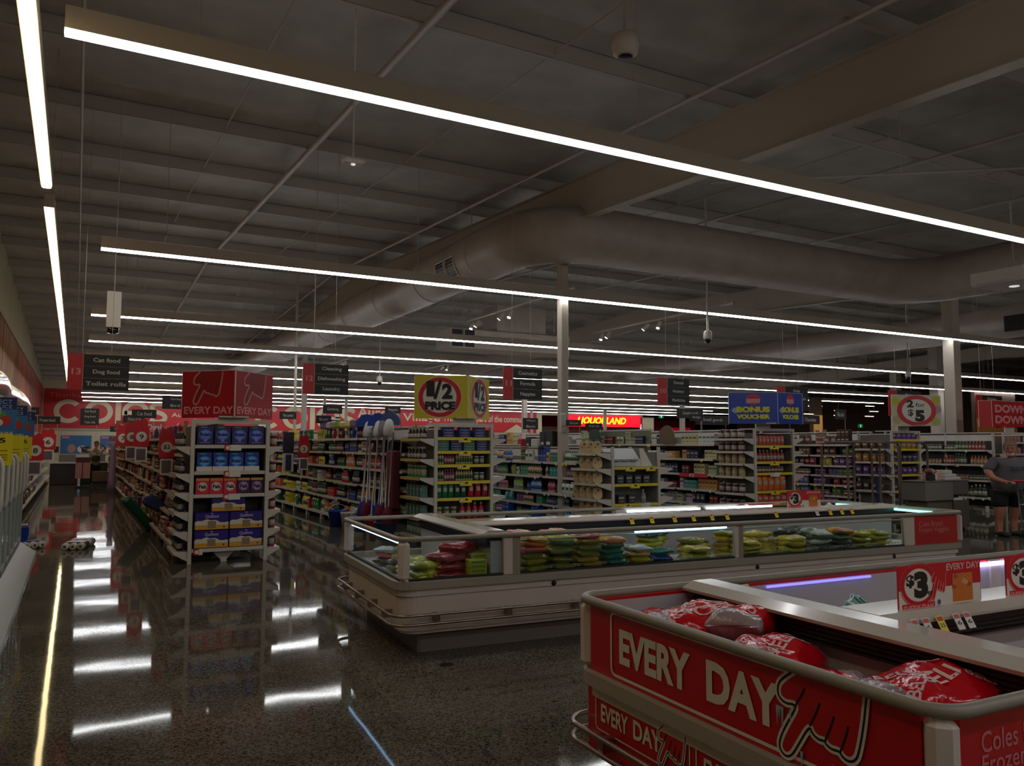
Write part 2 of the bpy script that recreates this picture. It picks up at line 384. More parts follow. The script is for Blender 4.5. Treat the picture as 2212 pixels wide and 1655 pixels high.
for y in (16, 26, 36): MB().tube([(26.9, y, 6.28), (26.9, y, zl(y)+.27)], .012, PURLIN, 5).obj('hanger', d2)
MB().box(26.28, 26.4, 13.6, 14.8, 5.35, 5.85, GRILL).obj('air_grille', d2)
d3 = thing('box_duct', 'boxy white air duct with two dark grilles behind the spot light rails', 'air duct')
MB().box(9.9, 14.2, 22, 23.1, 4.62, 5.2, DUCT).box(11.6, 13.4, 22.2, 23.2, 5.2, 6.1, DUCT).obj('duct_shell', d3)
for x in (10.2, 13.9): MB().tube([(x, 22.5, 5.18), (x, 22.5, zl(22.5)+.27)], .012, PURLIN, 5).obj('hanger', d3)
mb = MB()
for z in (4.66, 4.94): mb.box(9.95, 10.32, 21.98, 22, z, z+.24, GRILL); mb.box(10.38, 10.7, 21.98, 22, z, z+.24, GRILL)
mb.obj('air_grille', d3)
ac = thing('ceiling_unit', 'white boxy ceiling unit with a small round lens by the far duct corner', 'air conditioner', (16.4, 9.0, 4.85))
MB().bbox(-.6, .6, -.55, .55, 0, .32, WHITE, .05).obj('housing', ac)
MB().lathe([(.09, -.012), (.09, .02)], M('lens', (240, 240, 240), .2, emit=.6), 16).obj('lens', ac)
mb = MB(); mb.tube([(0, 0, .3), (0, 0, zl(9)-4.85+.27)], .02, PURLIN, 6).obj('hanger', ac)

# spot light rails
def spot_rail(x, y0, y1, heads, label):
    t = thing('spotlight_rail', label, 'spotlight rail', (x, y0, 5.08), 0, 'spotlight rails')
    MB().box(-.02, .02, 0, y1-y0, 0, .035, WHITE).obj('rail', t)
    for q in (.3, (y1-y0)-.3): MB().tube([(0, q, .03), (0, q, zl(y0+q)-5.08+.27)], .006, PURLIN, 4).obj('hanging_wire', t)
    for q, tilt, tz in heads:
        T = Matrix.Translation((0, q, -.05)) @ Matrix.Rotation(tz, 4, 'Z') @ Matrix.Rotation(tilt, 4, 'Y')
        h = MB().lathe([(.035, -.22), (.052, -.21), (.052, -.02), (.04, 0)], WHITE, 12, T=T).lathe([(.012, -.04), (.012, .06)], WHITE, 6).obj('spotlight', t)
        h.location = (0, 0, 0)
        MB().lathe([(.046, -.214), (.046, -.208)], SPOT, 12, T=T @ Matrix.Translation((0, 0, -.012))).obj('lens', h)
for x, y0, y1, hs, lb in ((9.5, 14.5, 20.0, [(2.9, .45, .3), (3.3, -.7, 2.4), (5.1, .4, .3), (4.7, -.6, 2.6)], 'spot light rail with four heads nearest the first column'),
                          (13.9, 14.2, 20.2, [(2.8, .45, .3), (3.3, -.7, 2.4), (5.5, .4, .3), (5.1, -.6, 2.6)], 'spot light rail with four heads on the far side of the first column'),
                          (9.5, 29.0, 34.0, [(2.4, .45, .3), (2.8, -.7, 2.4), (4.6, .4, .3)], 'distant spot light rail above the cleaning aisle sign'),
                          (13.9, 28.5, 34.5, [(2.6, .45, .3), (3.1, -.7, 2.4)], 'distant spot light rail above the half price display')):
    spot_rail(x, y0, y1, hs, lb)
def hung(name, label, cat, x, y, z, parts, r=.012):
    t = thing(name, label, cat, (x, y, z)); MB().tube([(0, 0, 0), (0, 0, zl(y)-z+.27)], r, WHITE, 6).obj('drop_rod', t)
    for n_, b in parts: b.obj(n_, t)
dome = lambda s: [('housing', MB().lathe([(.05*s, 0), (.075*s, -.03), (.08*s, -.12*s), (.07*s, -.16*s)], WHITE, 14)), ('dome', MB().lathe([(.062*s, -.155*s), (.055*s, -.2*s), (.025*s, -.235*s), (.005*s, -.24*s)], M('smoked', (20, 20, 24), .05), 14))]
hung('security_camera', 'white dome security camera hanging on a rod beneath the round duct', 'security camera', 11.8, 12.84, 4.1, dome(1.15), .022)
hung('security_camera', 'small dome security camera hanging beyond the cleaning aisle sign', 'security camera', 9.3, 26.7, 4.05, dome(1.3), .02)
hung('security_camera', 'distant dome security camera hanging over the aisle behind the bonus voucher sign', 'security camera', 26.5, 18.4, 4.35, dome(1.3), .02)
hung('emergency_light', 'white oblong emergency light hanging below the thick sprinkler pipe', 'emergency light', 2.69, 8.75, 4.93, [('housing', MB().bbox(-.14, .14, -.09, .09, -.05, 0, WHITE, .03)), ('lens', MB().lathe([(.02, -.065), (.03, -.048)], SPOT and M('lens', (240, 240, 240), .2, emit=.6), 10))])
hung('ceiling_speaker', 'round white loudspeaker hanging near the roof', 'loudspeaker', 4.6, 6.1, 5.62, [('shell', MB().lathe([(.03, .1), (.11, .06), (.14, -.04), (.12, -.13), (.06, -.16)], WHITE, 20)), ('grille', MB().lathe([(.075, -.162), (.05, -.168)], GRILL, 14))])
hung('hanging_sensor', 'narrow white box hanging on a cable beside the pet food aisle sign', 'sensor', .49, 15.0, 3.62, [('housing', MB().bbox(-.11, .11, -.05, .05, 0, .62, WHITE, .006)), ('lens', MB().lathe([(.035, -.1), (.09, -.09), (.09, 0)], M('smoked', (20, 20, 24), .05), 14))], .008)

# ================================================================== aisle signs
def aisle_sign(num, lines, x0, x1, y, z0, z1, frac=.25):
    lb = 'hanging aisle sign numbered %s reading %s' % (num, ', '.join(l.lower() for l in lines))
    t = thing('aisle_sign', lb, 'aisle sign', (x0, y, z0), 0, 'numbered aisle signs'); W_, H_ = x1-x0, z1-z0
    xs = W_*frac
    p = MB().box(0, xs-.006, -.01, .01, 0, H_, RED).obj('number_panel', t)
    mb = MB(); n = str(num); text(mb, n, xs*.26 if len(n) > 1 else xs*.35, xs*.86, H_*.42, H_*.60, -.012, M('print_pink', (236, 150, 150)), .03); mb.obj('lettering', p)
    MB().box(xs-.006, xs, -.013, .013, 0, H_, WHITE).obj('divider', t)
    b = MB(); 
    for k in range(3): b.box(xs, W_, -.01, .01, H_*k/3+.003, H_*(k+1)/3-.003, BLACK)
    b = b.obj('list_panel', t); mb = MB()
    for k, l in enumerate(lines):
        wd = min(.9, .075*len(l))*(W_-xs)*.98; c = (xs+W_)/2; zb = H_*(2-k)/3+H_/3*.36
        lo = .28 if any(ch in l for ch in 'gpqy') else 0
        text(mb, l, c-wd/2, c+wd/2, zb-H_/3*.30*lo*.9, zb+H_/3*.36, -.012, M('print_grey', (206, 206, 200)), .025)
    mb.obj('lettering', b)
    for q in (xs*.9, W_*.7): MB().tube([(q, 0, H_), (q, 0, zl(y)-z0+.27)], .004, PURLIN, 4).obj('hanging_wire', t)
aisle_sign(13, ['Cat food', 'Dog food', 'Toilet rolls'], -.137, .66, 13, 2.43, 2.95)
aisle_sign(12, ['Cleaning', 'Dishwashing', 'Laundry'], 3.22, 3.98, 13, 2.48, 2.98)
aisle_sign(11, ['Cosmetics', 'Formula', 'Nappies'], 6.92, 7.76, 13, 2.50, 3.09)
aisle_sign(10, ['Dental', 'Hosiery', 'Medicine'], 10.55, 11.4, 13, 2.5, 3.05, .3)
aisle_sign(9, ['Soup', 'Canned fish', 'Pasta'], 14.0, 15.0, 13, 2.45, 3.0, .25)
aisle_sign(8, ['Rice', 'Sauces', 'Asian foods'], 17.9, 19.2, 13, 2.4, 3.05, .25)
aisle_sign(7, ['Drinks', 'Cordial', 'Chips'], 21.6, 22.8, 13, 2.4, 3.05, .2)

def blade(txt, x0, x1, y, z0, z1, lbl):
    t = thing('hanging_label', lbl, 'shelf sign', (x0, y, z0), 0, 'small black category signs'); w_, h_ = x1-x0, z1-z0
    b = MB().bbox(0, w_, -.008, .008, 0, h_, BLACK, .004).obj('panel', t)
    mb = MB(); n = len(txt)
    for k, l in enumerate(txt):
        zb = h_*(n-1-k)/n+h_/n*.3; text(mb, l, w_*.22, w_*.8, zb, zb+h_/n*.42, -.0095, M('print_grey', (206, 206, 200)), .0)
    mb.obj('lettering', b)
    MB().tube([(w_*.9, 0, 0), (w_*.9, 0, -(z0-1.9))], .006, WHITE, 4).obj('stand_rod', t)
for a in ((['Gardening'], 4.6, 5.02, 16.8, 2.31, 2.49, 'black category sign reading gardening above the cleaning products gondola'),
          (['Pest control'], 4.75, 5.2, 21.6, 2.33, 2.53, 'black category sign reading pest control above the cleaning products gondola'),
          (['Brooms'], 4.75, 5.1, 17.9, 2.13, 2.31, 'black category sign, the one just under the gardening sign'),
          (['Nappies'], 8.05, 8.55, 22.6, 2.58, 2.79, 'black category sign reading nappies beyond the blue mop heads'),
          (['Wipes', 'Bath'], 8.25, 8.62, 14.6, 1.98, 2.22, 'two-line black category sign at the end of the low baby care gondola'),
          (['Skincare'], 8.3, 8.65, 13.0, 2.02, 2.14, 'black category sign just before the first column'),
          (['Bread rolls'], 8.75, 9.15, 13.0, 1.97, 2.08, 'black category sign standing right beside the first column'),
          (['Garbage bags', 'Bird seed'], 1.35, 1.98, 15.6, 2.29, 2.52, 'black category sign reading garbage bags and bird seed'),
          (['Cat food'], 1.35, 1.98, 24.5, 2.38, 2.62, 'black category sign reading cat food, nearest of the row'),
          (['Kitten food'], 1.35, 2.0, 29, 2.35, 2.6, 'black category sign second along the pet food gondola'),
          (['Cat litter'], 1.35, 2.05, 34, 2.3, 2.55, 'black category sign third along the pet food gondola'),
          (['Towels'], 1.35, 2.1, 40, 2.2, 2.45, 'black category sign farthest along the pet food gondola'),
          (['Cat food', 'Dog food', 'Toilet rolls'], .15, .85, 38, 2.45, 3.15, 'three-line black sign hanging in front of the big word on the end wall'),
          (['Frozen food'], -1.2, -.45, 30, 2.3, 2.55, 'lozenge-like black sign low by the timber wall'),
          (['Meat'], -1.35, -.95, 27, 2.5, 2.72, 'small black sign close against the timber wall'),
          (['Greeting cards'], 13.6, 14.5, 16, 2.35, 2.6, 'black category sign over the lower half of the yellow lettered shop sign'),
          (['Small goods'], 14.4, 15.6, 16.2, 2.2, 2.45, 'black category sign beside the yellow lettered shop sign'),
          (['Bandages'], 12.1, 12.5, 13.8, 2.2, 2.36, 'black category sign by the dental gondola end'),
          (['Chocolate'], 16.1, 16.8, 14.2, 2.2, 2.42, 'black category sign beyond the bonus voucher sign'),
          (['Lollies'], 16.2, 16.9, 15.2, 2.35, 2.6, 'black category sign beside the green exit light'),
          (['Biscuits'], 20.2, 20.7, 16.5, 2.45, 2.75, 'black category sign just before the two for five dollars board')):
    blade(*a)

# ================================================================== end wall writing
wt = thing('wall_banner', 'long red banner across the end wall with cream lettering', 'banner', (0, YB-.02, 0))
p = MB().box(-1.95, 37.0, -.05, -.01, 2.76, 5.46, RED).add([(33.6, -.055, 2.76), (36.2, -.055, 2.76), (34.9, -.055, 3.5)], [(0, 1, 2)], WALLC).obj('panel', wt)
CREAM = M('cream_print', (226, 212, 178), .6); mb = MB()
text(mb, 'Thanks for shopping at', -1.7, 4.6, 4.78, 5.2, -.06, M('print_salmon', (226, 110, 96)), .0)
def geo(x0, x1, z0, z1):
    """the chunky rounded word: c o l e s drawn from arcs and bars"""
    h = z1-z0; W_ = x1-x0; sc = h; y = -.06
    def arc(cx, a0, a1, n=28, ro=.5, ri=.31, fx=1.0):
        vs = []; 
        for i in range(n+1):
            t = math.radians(a0+(a1-a0)*i/n)
            for r in (ro, ri): vs.append((x0+(cx+r*fx*math.cos(t))*sc, y, z0+(.5+r*math.sin(t))*h))
        mb.add(vs, [(2*i, 2*i+2, 2*i+3, 2*i+1) for i in range(n)], CREAM)
    def bar(a, b, c, d): mb.add([(x0+a*sc, y, z0+c*h), (x0+b*sc, y, z0+c*h), (x0+b*sc, y, z0+d*h), (x0+a*sc, y, z0+d*h)], [(0, 1, 2, 3)], CREAM)
    fx = W_/sc/4.05
    def X(v): return v*fx
    arc(X(.5), 42, 318, fx=fx)
    arc(X(1.57), 0, 360, fx=fx)
    bar(X(2.16), X(2.36), 0, 1.15)
    arc(X(2.90), 0, 300, fx=fx); bar(X(2.48), X(3.40), .40, .56)
    S_ = [(4.02, .80), (3.86, .90), (3.66, .90), (3.50, .80), (3.50, .64), (3.66, .54), (3.90, .46), (4.02, .34), (3.98, .18), (3.80, .09), (3.60, .10), (3.44, .20)]
    stroke(mb, [(x0+X(a_)*sc, z0+b_*h) for a_, b_ in smooth2(S_, 2)], .19*h, y, CREAM)
geo(-1.38, 5.75, 3.1, 4.74); geo(12.0, 19.9, 2.85, 4.65)
text(mb, 'Aurora Village', 6.1, 9.6, 3.55, 3.95, -.06, CREAM, .02)
text(mb, 'Aurora', 20.1, 23.7, 3.85, 4.75, -.06, CREAM, .02); text(mb, 'Village', 24.0, 27.4, 3.45, 4.3, -.06, CREAM, .02)
text(mb, 'Proud to be part of the community', 27.8, 36.3, 3.5, 4.25, -.06, CREAM, .02)
mb.obj('lettering', p)
for i, (x0, x1, z0, z1, l) in enumerate(((-.85, 1.0, 1.0, 2.25, 'large blue poster on the end wall behind the checkout counter'), (1.55, 2.55, .9, 2.25, 'narrower blue poster on the end wall behind the worker'))):
    t = thing('wall_poster', l, 'poster', (x0, YB-.03, z0)); MB().box(0, x1-x0, -.02, 0, 0, z1-z0, DBLUE).obj('sheet', t)
    mb = MB(); disc(mb, .35*(x1-x0), .35, .3, -.022, M('poster_skin', (190, 140, 120)), .25); disc(mb, .7*(x1-x0), .3, .25, -.023, SWHITE, .3); mb.box(.06, .5, -.022, -.021, z1-z0-.2, z1-z0-.06, M('poster_pink', (220, 120, 160))); mb.obj('picture', t)
t = thing('bottle_shop_sign', 'glowing red bottle shop sign with slanted yellow lettering', 'shop sign', (39.6, YB-.005, 3.4))
p = MB().box(0, 9.3, -.08, 0, 0, 1.1, M('shop_red', (255, 8, 40), emit=.75)).obj('panel', t)
mb = MB(); text(mb, 'LIQUORLAND', 0, 5.6, 0, .78, 0, M('shop_yellow', (255, 244, 0), emit=1.0), .035)
mb.v = [(x+1.8+(z)*.25, -.09, z+.15) for x, y, z in mb.v]; mb.obj('lettering', p)
MB().box(37.6, 49.4, YB+1.5, YB+1.6, 0, 3.4, M('shop_inside', (80, 70, 60), .8)).obj('wall_shop').__setitem__('kind', 'structure')
# mall shops beyond the opening
t = thing('shopfront', 'bright shopfront across the mall beyond the checkouts', 'shopfront', (52.5, YB+6, 0))
MB().box(-2, 9, .2, .3, 0, 4.4, M('shop_maroon', (120, 20, 36), .6)).box(-2, 9, 0, .2, 3.95, 4.4, M('shop_maroon')).obj('fascia', t)
mb = MB(); mb.box(1.2, 2.9, .1, .2, 1.5, 3.9, M('shop_white', (225, 225, 255), emit=1.1)).box(3.3, 5.1, .1, .2, 1.5, 3.2, M('shop_white', emit=1.1)); mb.obj('display_window', t)
MB().box(5.6, 8.2, .1, .2, 1.5, 3.6, M('shop_crimson', (190, 14, 50), emit=.35)).obj('poster', t)
for x, y, z, l in ((51.3, YB-.3, 4.35, 'small green exit light near the mall opening'), (59.5, 46, 3.2, 'small green exit light on the dark brown mall side')):
    t = thing('exit_light', l, 'exit sign', (x, y, z)); MB().bbox(-.3, .3, -.03, .03, 0, .32, M('exit_green', (10, 120, 60), emit=.45), .01).obj('housing', t)
    MB().tube([(0, 0, .3), (0, 0, zl(y)-z+.27)], .01, BLACK, 4).obj('drop_rod', t); MB().box(-.06, .06, -.034, -.03, .06, .26, M('exit_white', (220, 255, 230), emit=.7)).obj('symbol', t)
def ypt(px, py, y):
    r = [sum(CAM_R[i][j]*v for j, v in enumerate((px-1106, 827.5-py, -1720.))) for i in range(3)]; k = y/r[1]
    return (r[0]*k, y, 1.65+r[2]*k)
# clusters of little downlights over the dark mall side
for i, (px, py) in enumerate([(1747, 896), (1812, 888.5), (1811, 899), (1879, 879), (1888, 890.5), (1878, 901), (2134, 875), (2113, 888), (1727, 886), (2050, 870)]):
    x, y, z = ypt(px, py, 33); t = thing('downlight_cluster', 'cluster of three warm downlights over the dark mall side, %s of the scattered ones' % ORD[i], 'downlight', (x, y, z), 0, 'downlights over the mall')
    MB().box(-.4, .4, -.1, .1, .05, .12, M('mall_brown')).obj('housing', t)
    mb = MB()
    for q in (-.27, 0, .27): mb.lathe([(.09, .03), (.09, .055)], DOWN, 12, q, 0)
    mb.obj('lens', t); MB().tube([(0, 0, .12), (0, 0, zl(y)-z+.27)], .01, BLACK, 4).obj('hanging_wire', t)
t = thing('bakery_wall_sign', 'amber lit wall panel with dark letters starting with B', 'shop sign', (42.5, 25.5, 2.2))
MB().box(-.1, 3.7, .1, .3, -2.2, 2.5, M('mall_brown')).obj('wall_panel', t)
MB().box(0, 3.6, 0, .1, 0, 1.4, M('amber_wall', (150, 92, 40), emit=.10)).obj('panel', t)
mb = MB(); text(mb, 'BAKERY', 1.55, 4.0, .45, 1.0, -.01, INK, .03); mb.obj('lettering', t)
t = thing('uplit_panel', 'narrow amber lit panel glowing in the dark mall side', 'wall light', (39.2, 33.5, 1.6))
MB().box(-.1, .8, .1, .3, -1.6, 3, M('mall_brown')).obj('pillar', t)
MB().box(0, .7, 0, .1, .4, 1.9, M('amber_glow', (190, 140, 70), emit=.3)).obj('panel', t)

# ================================================================== chest freezers
def freezer(origin, rz, L, W_, bin_w, label, near_posts, back_posts, red_panels, seed):
    f = thing('chest_freezer', label, 'freezer', (origin[0], origin[1], 0), rz, None)
    MB().prism(rrect(.20, L-.2, .17, W_-.17, .03, 2), 0, .17, KICK).obj('kick_plate', f)
    mb = MB(); mb.prism(rrect(.06, L-.06, .06, W_-.06, .12), .17, .20, FBODY); mb.prism(rrect(.03, L-.03, .03, W_-.03, .13), .20, .47, FBODY)
    mb.prism(rrect(.012, L-.012, .012, W_-.012, .13), .47, .53, FBODY); mb.obj('body', f)
    MB().ring(rrect(-.02, L+.02, -.02, W_+.02, .15), rrect(.05, L-.05, .05, W_-.05, .1), .525, .585, FBAND).obj('bumper', f)
    # stainless guard rails with brackets
    mb = MB()
    for z in (.335, .265): mb.tube([(*p, z) for p in rrect(-.055, L+.055, -.055, W_+.055, .14, 6)], .0125, STEELT, 8, True)
    mb.obj('guard_rail', f); mb = MB()
    x = .3
    while x < L: mb.box(x-.018, x+.018, -.052, .04, .27, .335, STEELT); mb.box(x-.018, x+.018, W_-.04, W_+.052, .27, .335, STEELT); x += .62
    y = .3
    while y < W_: mb.box(-.052, .04, y-.018, y+.018, .27, .335, STEELT); y += .45
    mb.obj('rail_bracket', f)
    # top rail
    mb = MB(); top = [(*p, .912) for p in rrect(.0, L, .0, W_, .10, 6)]
    mb.tube(top, .021, RAIL, 10, True); mb.obj('top_rail', f)
    # corner and middle posts
    for cx, cy in ((.045, .045), (.045, W_-.045), (L-.045, .045), (L-.045, W_-.045)):
        MB().bbox(cx-.045, cx+.045, cy-.045, cy+.045, .585, .9, FBODY, .03).obj('post', f)
    for x0, x1, x2 in near_posts:
        pb = MB().bbox(x0, x1, .012, .06, .585, .9, FBODY, .008)
        if x2 > x1: pb.box(x1, x2, .016, .055, .585, .9, RAIL)
        pb.obj('post', f)
    for x in back_posts: MB().bbox(x-.06, x+.06, W_-.06, W_-.012, .585, .9, FBODY, .008).obj('post', f)
    edges = [.09]+[v for p in near_posts for v in (p[0], p[2])]+[L-.09]
    for i in range(len(near_posts)+1):
        a, b = edges[2*i], edges[2*i+1]
        if i in red_panels: MB().box(a, b, .02, .05, .585, .9, DRED).obj('side_panel', f)
        else:
            MB().box(a, b, .03, .038, .6, .9, GLASS).obj('glass_pane', f)
            MB().box(a, b, .02, .05, .585, .603, M('seal', (30, 34, 32))).obj('pane_seal', f)
    a = .09; b = W_-.09
    if 'end' in red_panels: MB().box(.02, .05, a, b, .585, .9, DRED).obj('side_panel', f)
    else:
        MB().box(.03, .038, a, b, .6, .9, GLASS).obj('glass_pane', f); MB().box(.02, .05, a, b, .585, .603, M('seal')).obj('pane_seal', f)
    if 'end' in red_panels: MB().box(.09, L-.09, W_-.045, W_-.025, .585, .9, DRED).box(.09, L-.09, W_-.05, W_-.045, .53, .885, FIN).obj('side_panel', f)
    else: MB().box(.09, L-.09, W_-.038, W_-.03, .6, .9, GLASS).obj('glass_pane', f)
    # white wire kerb along the window foot
    mb = MB()
    if 1 not in red_panels:
        for z in (.612, .625): mb.tube([(bin_w+.2, .075, z), (L-.1, .075, z)], .0025, WHITE, 4)
        x = bin_w+.2
        while x < L-.1: mb.tube([(x, .075, .603), (x, .075, .627)], .0025, WHITE, 4); x += .045
        mb.obj('wire_kerb', f)
    # spine along the middle and cross bar by the end bin
    yc = W_/2
    mb = MB(); mb.box(bin_w+.1, L-.06, yc-.06, yc+.06, .53, .86, FIN); mb.box(bin_w-.01, bin_w+.09, .06, W_-.06, .53, .86, FIN); mb.obj('divider_wall', f)
    mb = MB()
    for k in range(5):
        z = .812+.018*k; mb.box(bin_w+.1, L-.06, yc-.13+.006*k, yc+.13-.006*k, z, z+.009, GRILL); mb.box(bin_w-.06+.006*k, bin_w+.12, .07, W_-.07, z, z+.009, GRILL)
    mb.box(bin_w+.1, L-.06, yc-.11, yc+.11, .807, .902, INK); mb.box(bin_w-.035, bin_w+.1, .08, W_-.08, .807, .902, INK); mb.obj('air_grille', f)
    mb = MB()
    prof = [(yc-.15, .902), (yc-.155, .915), (yc-.10, .945), (yc+.10, .945), (yc+.155, .915), (yc+.15, .902)]
    mb.prism(prof, bin_w+.12, L-.05, FTOP, 'x')
    prof = [(bin_w-.09, .902), (bin_w-.095, .917), (bin_w-.03, .947), (bin_w+.10, .947), (bin_w+.16, .922), (bin_w+.16, .902)]
    mb.prism(prof, .05, W_-.05, FTOP, 'y'); mb.obj('cap', f)
    mb = MB()
    for y0, y1 in ((.055, yc-.2), (yc+.2, W_-.055)): mb.tube([(bin_w+.2, y0, .86), (L-.1, y0, .86)], .008, WHITE, 6)
    mb.obj('inner_ledge', f)
    return f
F2 = freezer((2.24, 5.90), math.radians(-4.0), 6.5, 1.93, .80, 'long white chest freezer with glass windows full of yellow and green bags', [(.889, .975, 1.04), (3.29, 3.34, 3.39), (5.57, 5.73, 5.73)], [.93, 3.2, 5.0], {3}, 1)
F1 = freezer((2.12, 1.40), math.radians(-2.0), 6.5, 1.93, .70, 'near white chest freezer with red panels and an ice bag bin at its end', [(3.3, 3.4, 3.4)], [1.0, 3.2], {'end', 0, 1}, 2)
def led(parent, a, b, r, m): MB().tube([a, b], r, m, 8).obj('lamp_tube', parent)
led(F2, (2.19, .05, .877), (3.22, .05, .877), .006, LEDF); led(F2, (.043, .2, .868), (.043, 1.75, .868), .006, LEDF)
led(F2, (3.29, 1.875, .884), (4.33, 1.875, .884), .013, M('led_back', (235, 240, 255), emit=8)); led(F2, (4.43, 1.875, .884), (5.46, 1.875, .884), .013, M('led_back')); 
led(F2, (6.44, .35, .885), (6.44, 1.75, .885), .014, LEDC)
led(F1, (1.18, 1.87, .875), (2.0, 1.87, .875), .007, M('led_violet', (130, 120, 235), emit=1.6)); led(F1, (2.95, 1.87, .875), (3.85, 1.87, .875), .013, M('led_violet2', (190, 180, 255), emit=8))
# prints on the near freezer's end: local plane of the end panel faces -x
def face_end(f, x): return Matrix.Translation((x, 0, 0)) @ Matrix.Rotation(-PI/2, 4, 'Z')     # local x runs towards -y
T = face_end(F1, .018); ICE = M('icy_blue', (150, 190, 206), .5); FROST = M('frost_orange', (226, 110, 70), .5)
U = lambda Y: -(Y-1.40)   # world y on the end panel to the print's x
fp = [c for c in F1.children if c.name.startswith('side_panel')]
endp = [c for c in fp if c.dimensions.x < .1 or (max(v[0] for v in c.bound_box)-min(v[0] for v in c.bound_box)) < .1][0]
mb = MB()
stroke(mb, rrect(U(3.06), U(1.74), .608, .885, .03, 4), .013, -.0015, SWHITE, T, True)
text(mb, 'EVERY', U(2.995), U(2.50), .668, .822, -.002, SWHITE, .042, T); text(mb, 'DAY', U(2.405), U(2.02), .672, .828, -.002, SWHITE, .042, T)
hand(mb, U(2.03), U(1.665), .60, .897, -.004, DRED, INK, .008, SWHITE, T)
for x, ln in ((2.035, .07), (2.025, .045), (2.012, .09), (1.975, .05), (1.93, .06), (1.80, .03)):
    zt = .76 if x > 1.95 else .64
    mb.add([tuple(T @ Vector(v)) for v in ((U(x)-.006, -.0052, zt), (U(x)+.006, -.0052, zt), (U(x), -.0052, zt-ln))], [(0, 1, 2)], ICE)
mb.obj('print', endp)
lowp = MB().box(.018, .032, .10, 1.86, .215, .515, DRED).obj('side_panel', F1)
mb = MB(); T2 = face_end(F1, .0165)
for k in range(3):
    u = U(3.19)+k*.72; stroke(mb, rrect(u, u+.68, .33, .50, .02, 3), .007, -.0015, SWHITE, T2, True)
    text(mb, 'EVERY', u+.045, u+.26, .372, .452, -.002, SWHITE, .03, T2); text(mb, 'DAY', u+.30, u+.50, .374, .456, -.002, SWHITE, .03, T2)
    hand(mb, u+.48, u+.66, .33, .497, -.004, DRED, INK, .005, SWHITE, T2)
mb.obj('print', lowp)
def side_print(f, x, y):
    ps = [c for c in f.children if c.name.startswith('side_panel')]
    best = min(ps, key=lambda c: abs(sum(v[0] for v in c.bound_box)/8-(x+.3)) if max(v[0] for v in c.bound_box)-min(v[0] for v in c.bound_box) > .1 else 99)
    mb = MB(); s = .82
    text(mb, 'Coles Brand', x+.05, x+.42, .775, .835, y, M('print_rose', (214, 120, 124)), .01); text(mb, 'Frozen Veggies', x+.05, x+.52, .70, .77, y, M('print_rose'), .01)
    text(mb, 'Australian grown vegetables', x+.05, x+.7, .668, .69, y, M('print_dim', (170, 50, 60)), 0); text(mb, 'packed in Australia', x+.05, x+.5, .625, .65, y, M('print_dim'), 0)
    mb.obj('print', best)
side_print(F2, 5.75, .0185); side_print(F1, .13, .0185)
for f, xs_ in ((F2, (1.35, 3.55, 5.4)), (F1, (1.4,))):
    for x in xs_: MB().lathe([(.022, 0), (.022, .006)], INK, 14, T=Matrix.Translation((x, .012, .49)) @ Matrix.Rotation(PI/2, 4, 'X')).obj('plug', f)

# ---- bags in the freezers
def pouch(rx, ry, rz, mats, seed, n=14, m=8, crease=.16, band=(.3, .72), sq=.75):
    """a lying plastic bag: flattened, crumpled pillow with sealed ends"""
    R = random.Random(seed); mb = MB(); ph = [R.uniform(0, 6.28) for _ in range(8)]; vs = []
    for i in range(n+1):
        u = -1+2*i/n; e = max(0, 1-abs(u)**3.2)**.5
        for j in range(2*m):
            t = 2*PI*j/(2*m); c, s_ = math.cos(t), math.sin(t)
            yy = math.copysign(abs(c)**sq, c); zz = math.copysign(abs(s_)**.85, s_)
            k = 1+crease*(math.sin(5*u+ph[0]+3*c)*.5+math.sin(9*u+ph[1]+2*t)*.35+math.sin(3*t+ph[2]+4*u)*.4)+R.uniform(-crease, crease)*.35
            w_ = .86+.14*e
            vs.append((rx*u*(1+.03*math.sin(3*t+ph[3])), ry*yy*w_*(1+.05*math.sin(7*u+ph[4])), rz*zz*max(.06, e)*k))
    for i in range(n):
        a = [(i*2*m+j, i*2*m+(j+1) % (2*m), (i+1)*2*m+(j+1) % (2*m), (i+1)*2*m+j) for j in range(2*m)]
        if i == 0: s0 = len(vs)
        z = mats[0] if len(mats) < 2 or not (n*band[0] < i < n*band[1]) else mats[1]
        mb._m(z)
        mb.f += a; mb.mi += [mb.mats.index(z)]*len(a); mb.sm += [True]*len(a)
    mb.v = vs; mb.f += [tuple(range(2*m-1, -1, -1)), tuple(n*2*m+j for j in range(2*m))]; mb.mi += [0, 0]; mb.sm += [False, False]
    return mb
BAGC = {'yellow': ((196, 176, 36), (220, 196, 60)), 'olive': ((120, 124, 40), (170, 160, 60)), 'lime': ((150, 150, 30), (190, 186, 60)), 'green': ((44, 96, 60), (110, 150, 90)),
        'dark': ((40, 52, 44), (96, 110, 90)), 'orange': ((200, 120, 50), (226, 180, 80)), 'pink': ((206, 90, 96), (230, 200, 120)), 'white': ((190, 196, 190), (120, 150, 120)),
        'teal': ((50, 120, 110), (150, 190, 170)), 'crimson': ((170, 30, 50), (190, 60, 60)), 'blue': ((40, 80, 150), (180, 200, 220)), 'mustard': ((176, 140, 50), (206, 186, 110))}
BAGM = {}
def film(name, rgb, scale=38, st=.55, rough=.22, k=1.0):
    if name in MC: return MC[name]
    m = M(name, tuple(v*k for v in rgb), rough, coat=.5); nt, N, L, b = nodes(m); n = noise(nt, scale, 3, coord(nt)); bp = N.new('ShaderNodeBump')
    bp.inputs['Strength'].default_value = st; bp.inputs['Distance'].default_value = .01; L.new(n.outputs[0], bp.inputs['Height']); L.new(bp.outputs[0], b.inputs['Normal']); L.new(bp.outputs[0], b.inputs['Coat Normal']); return m
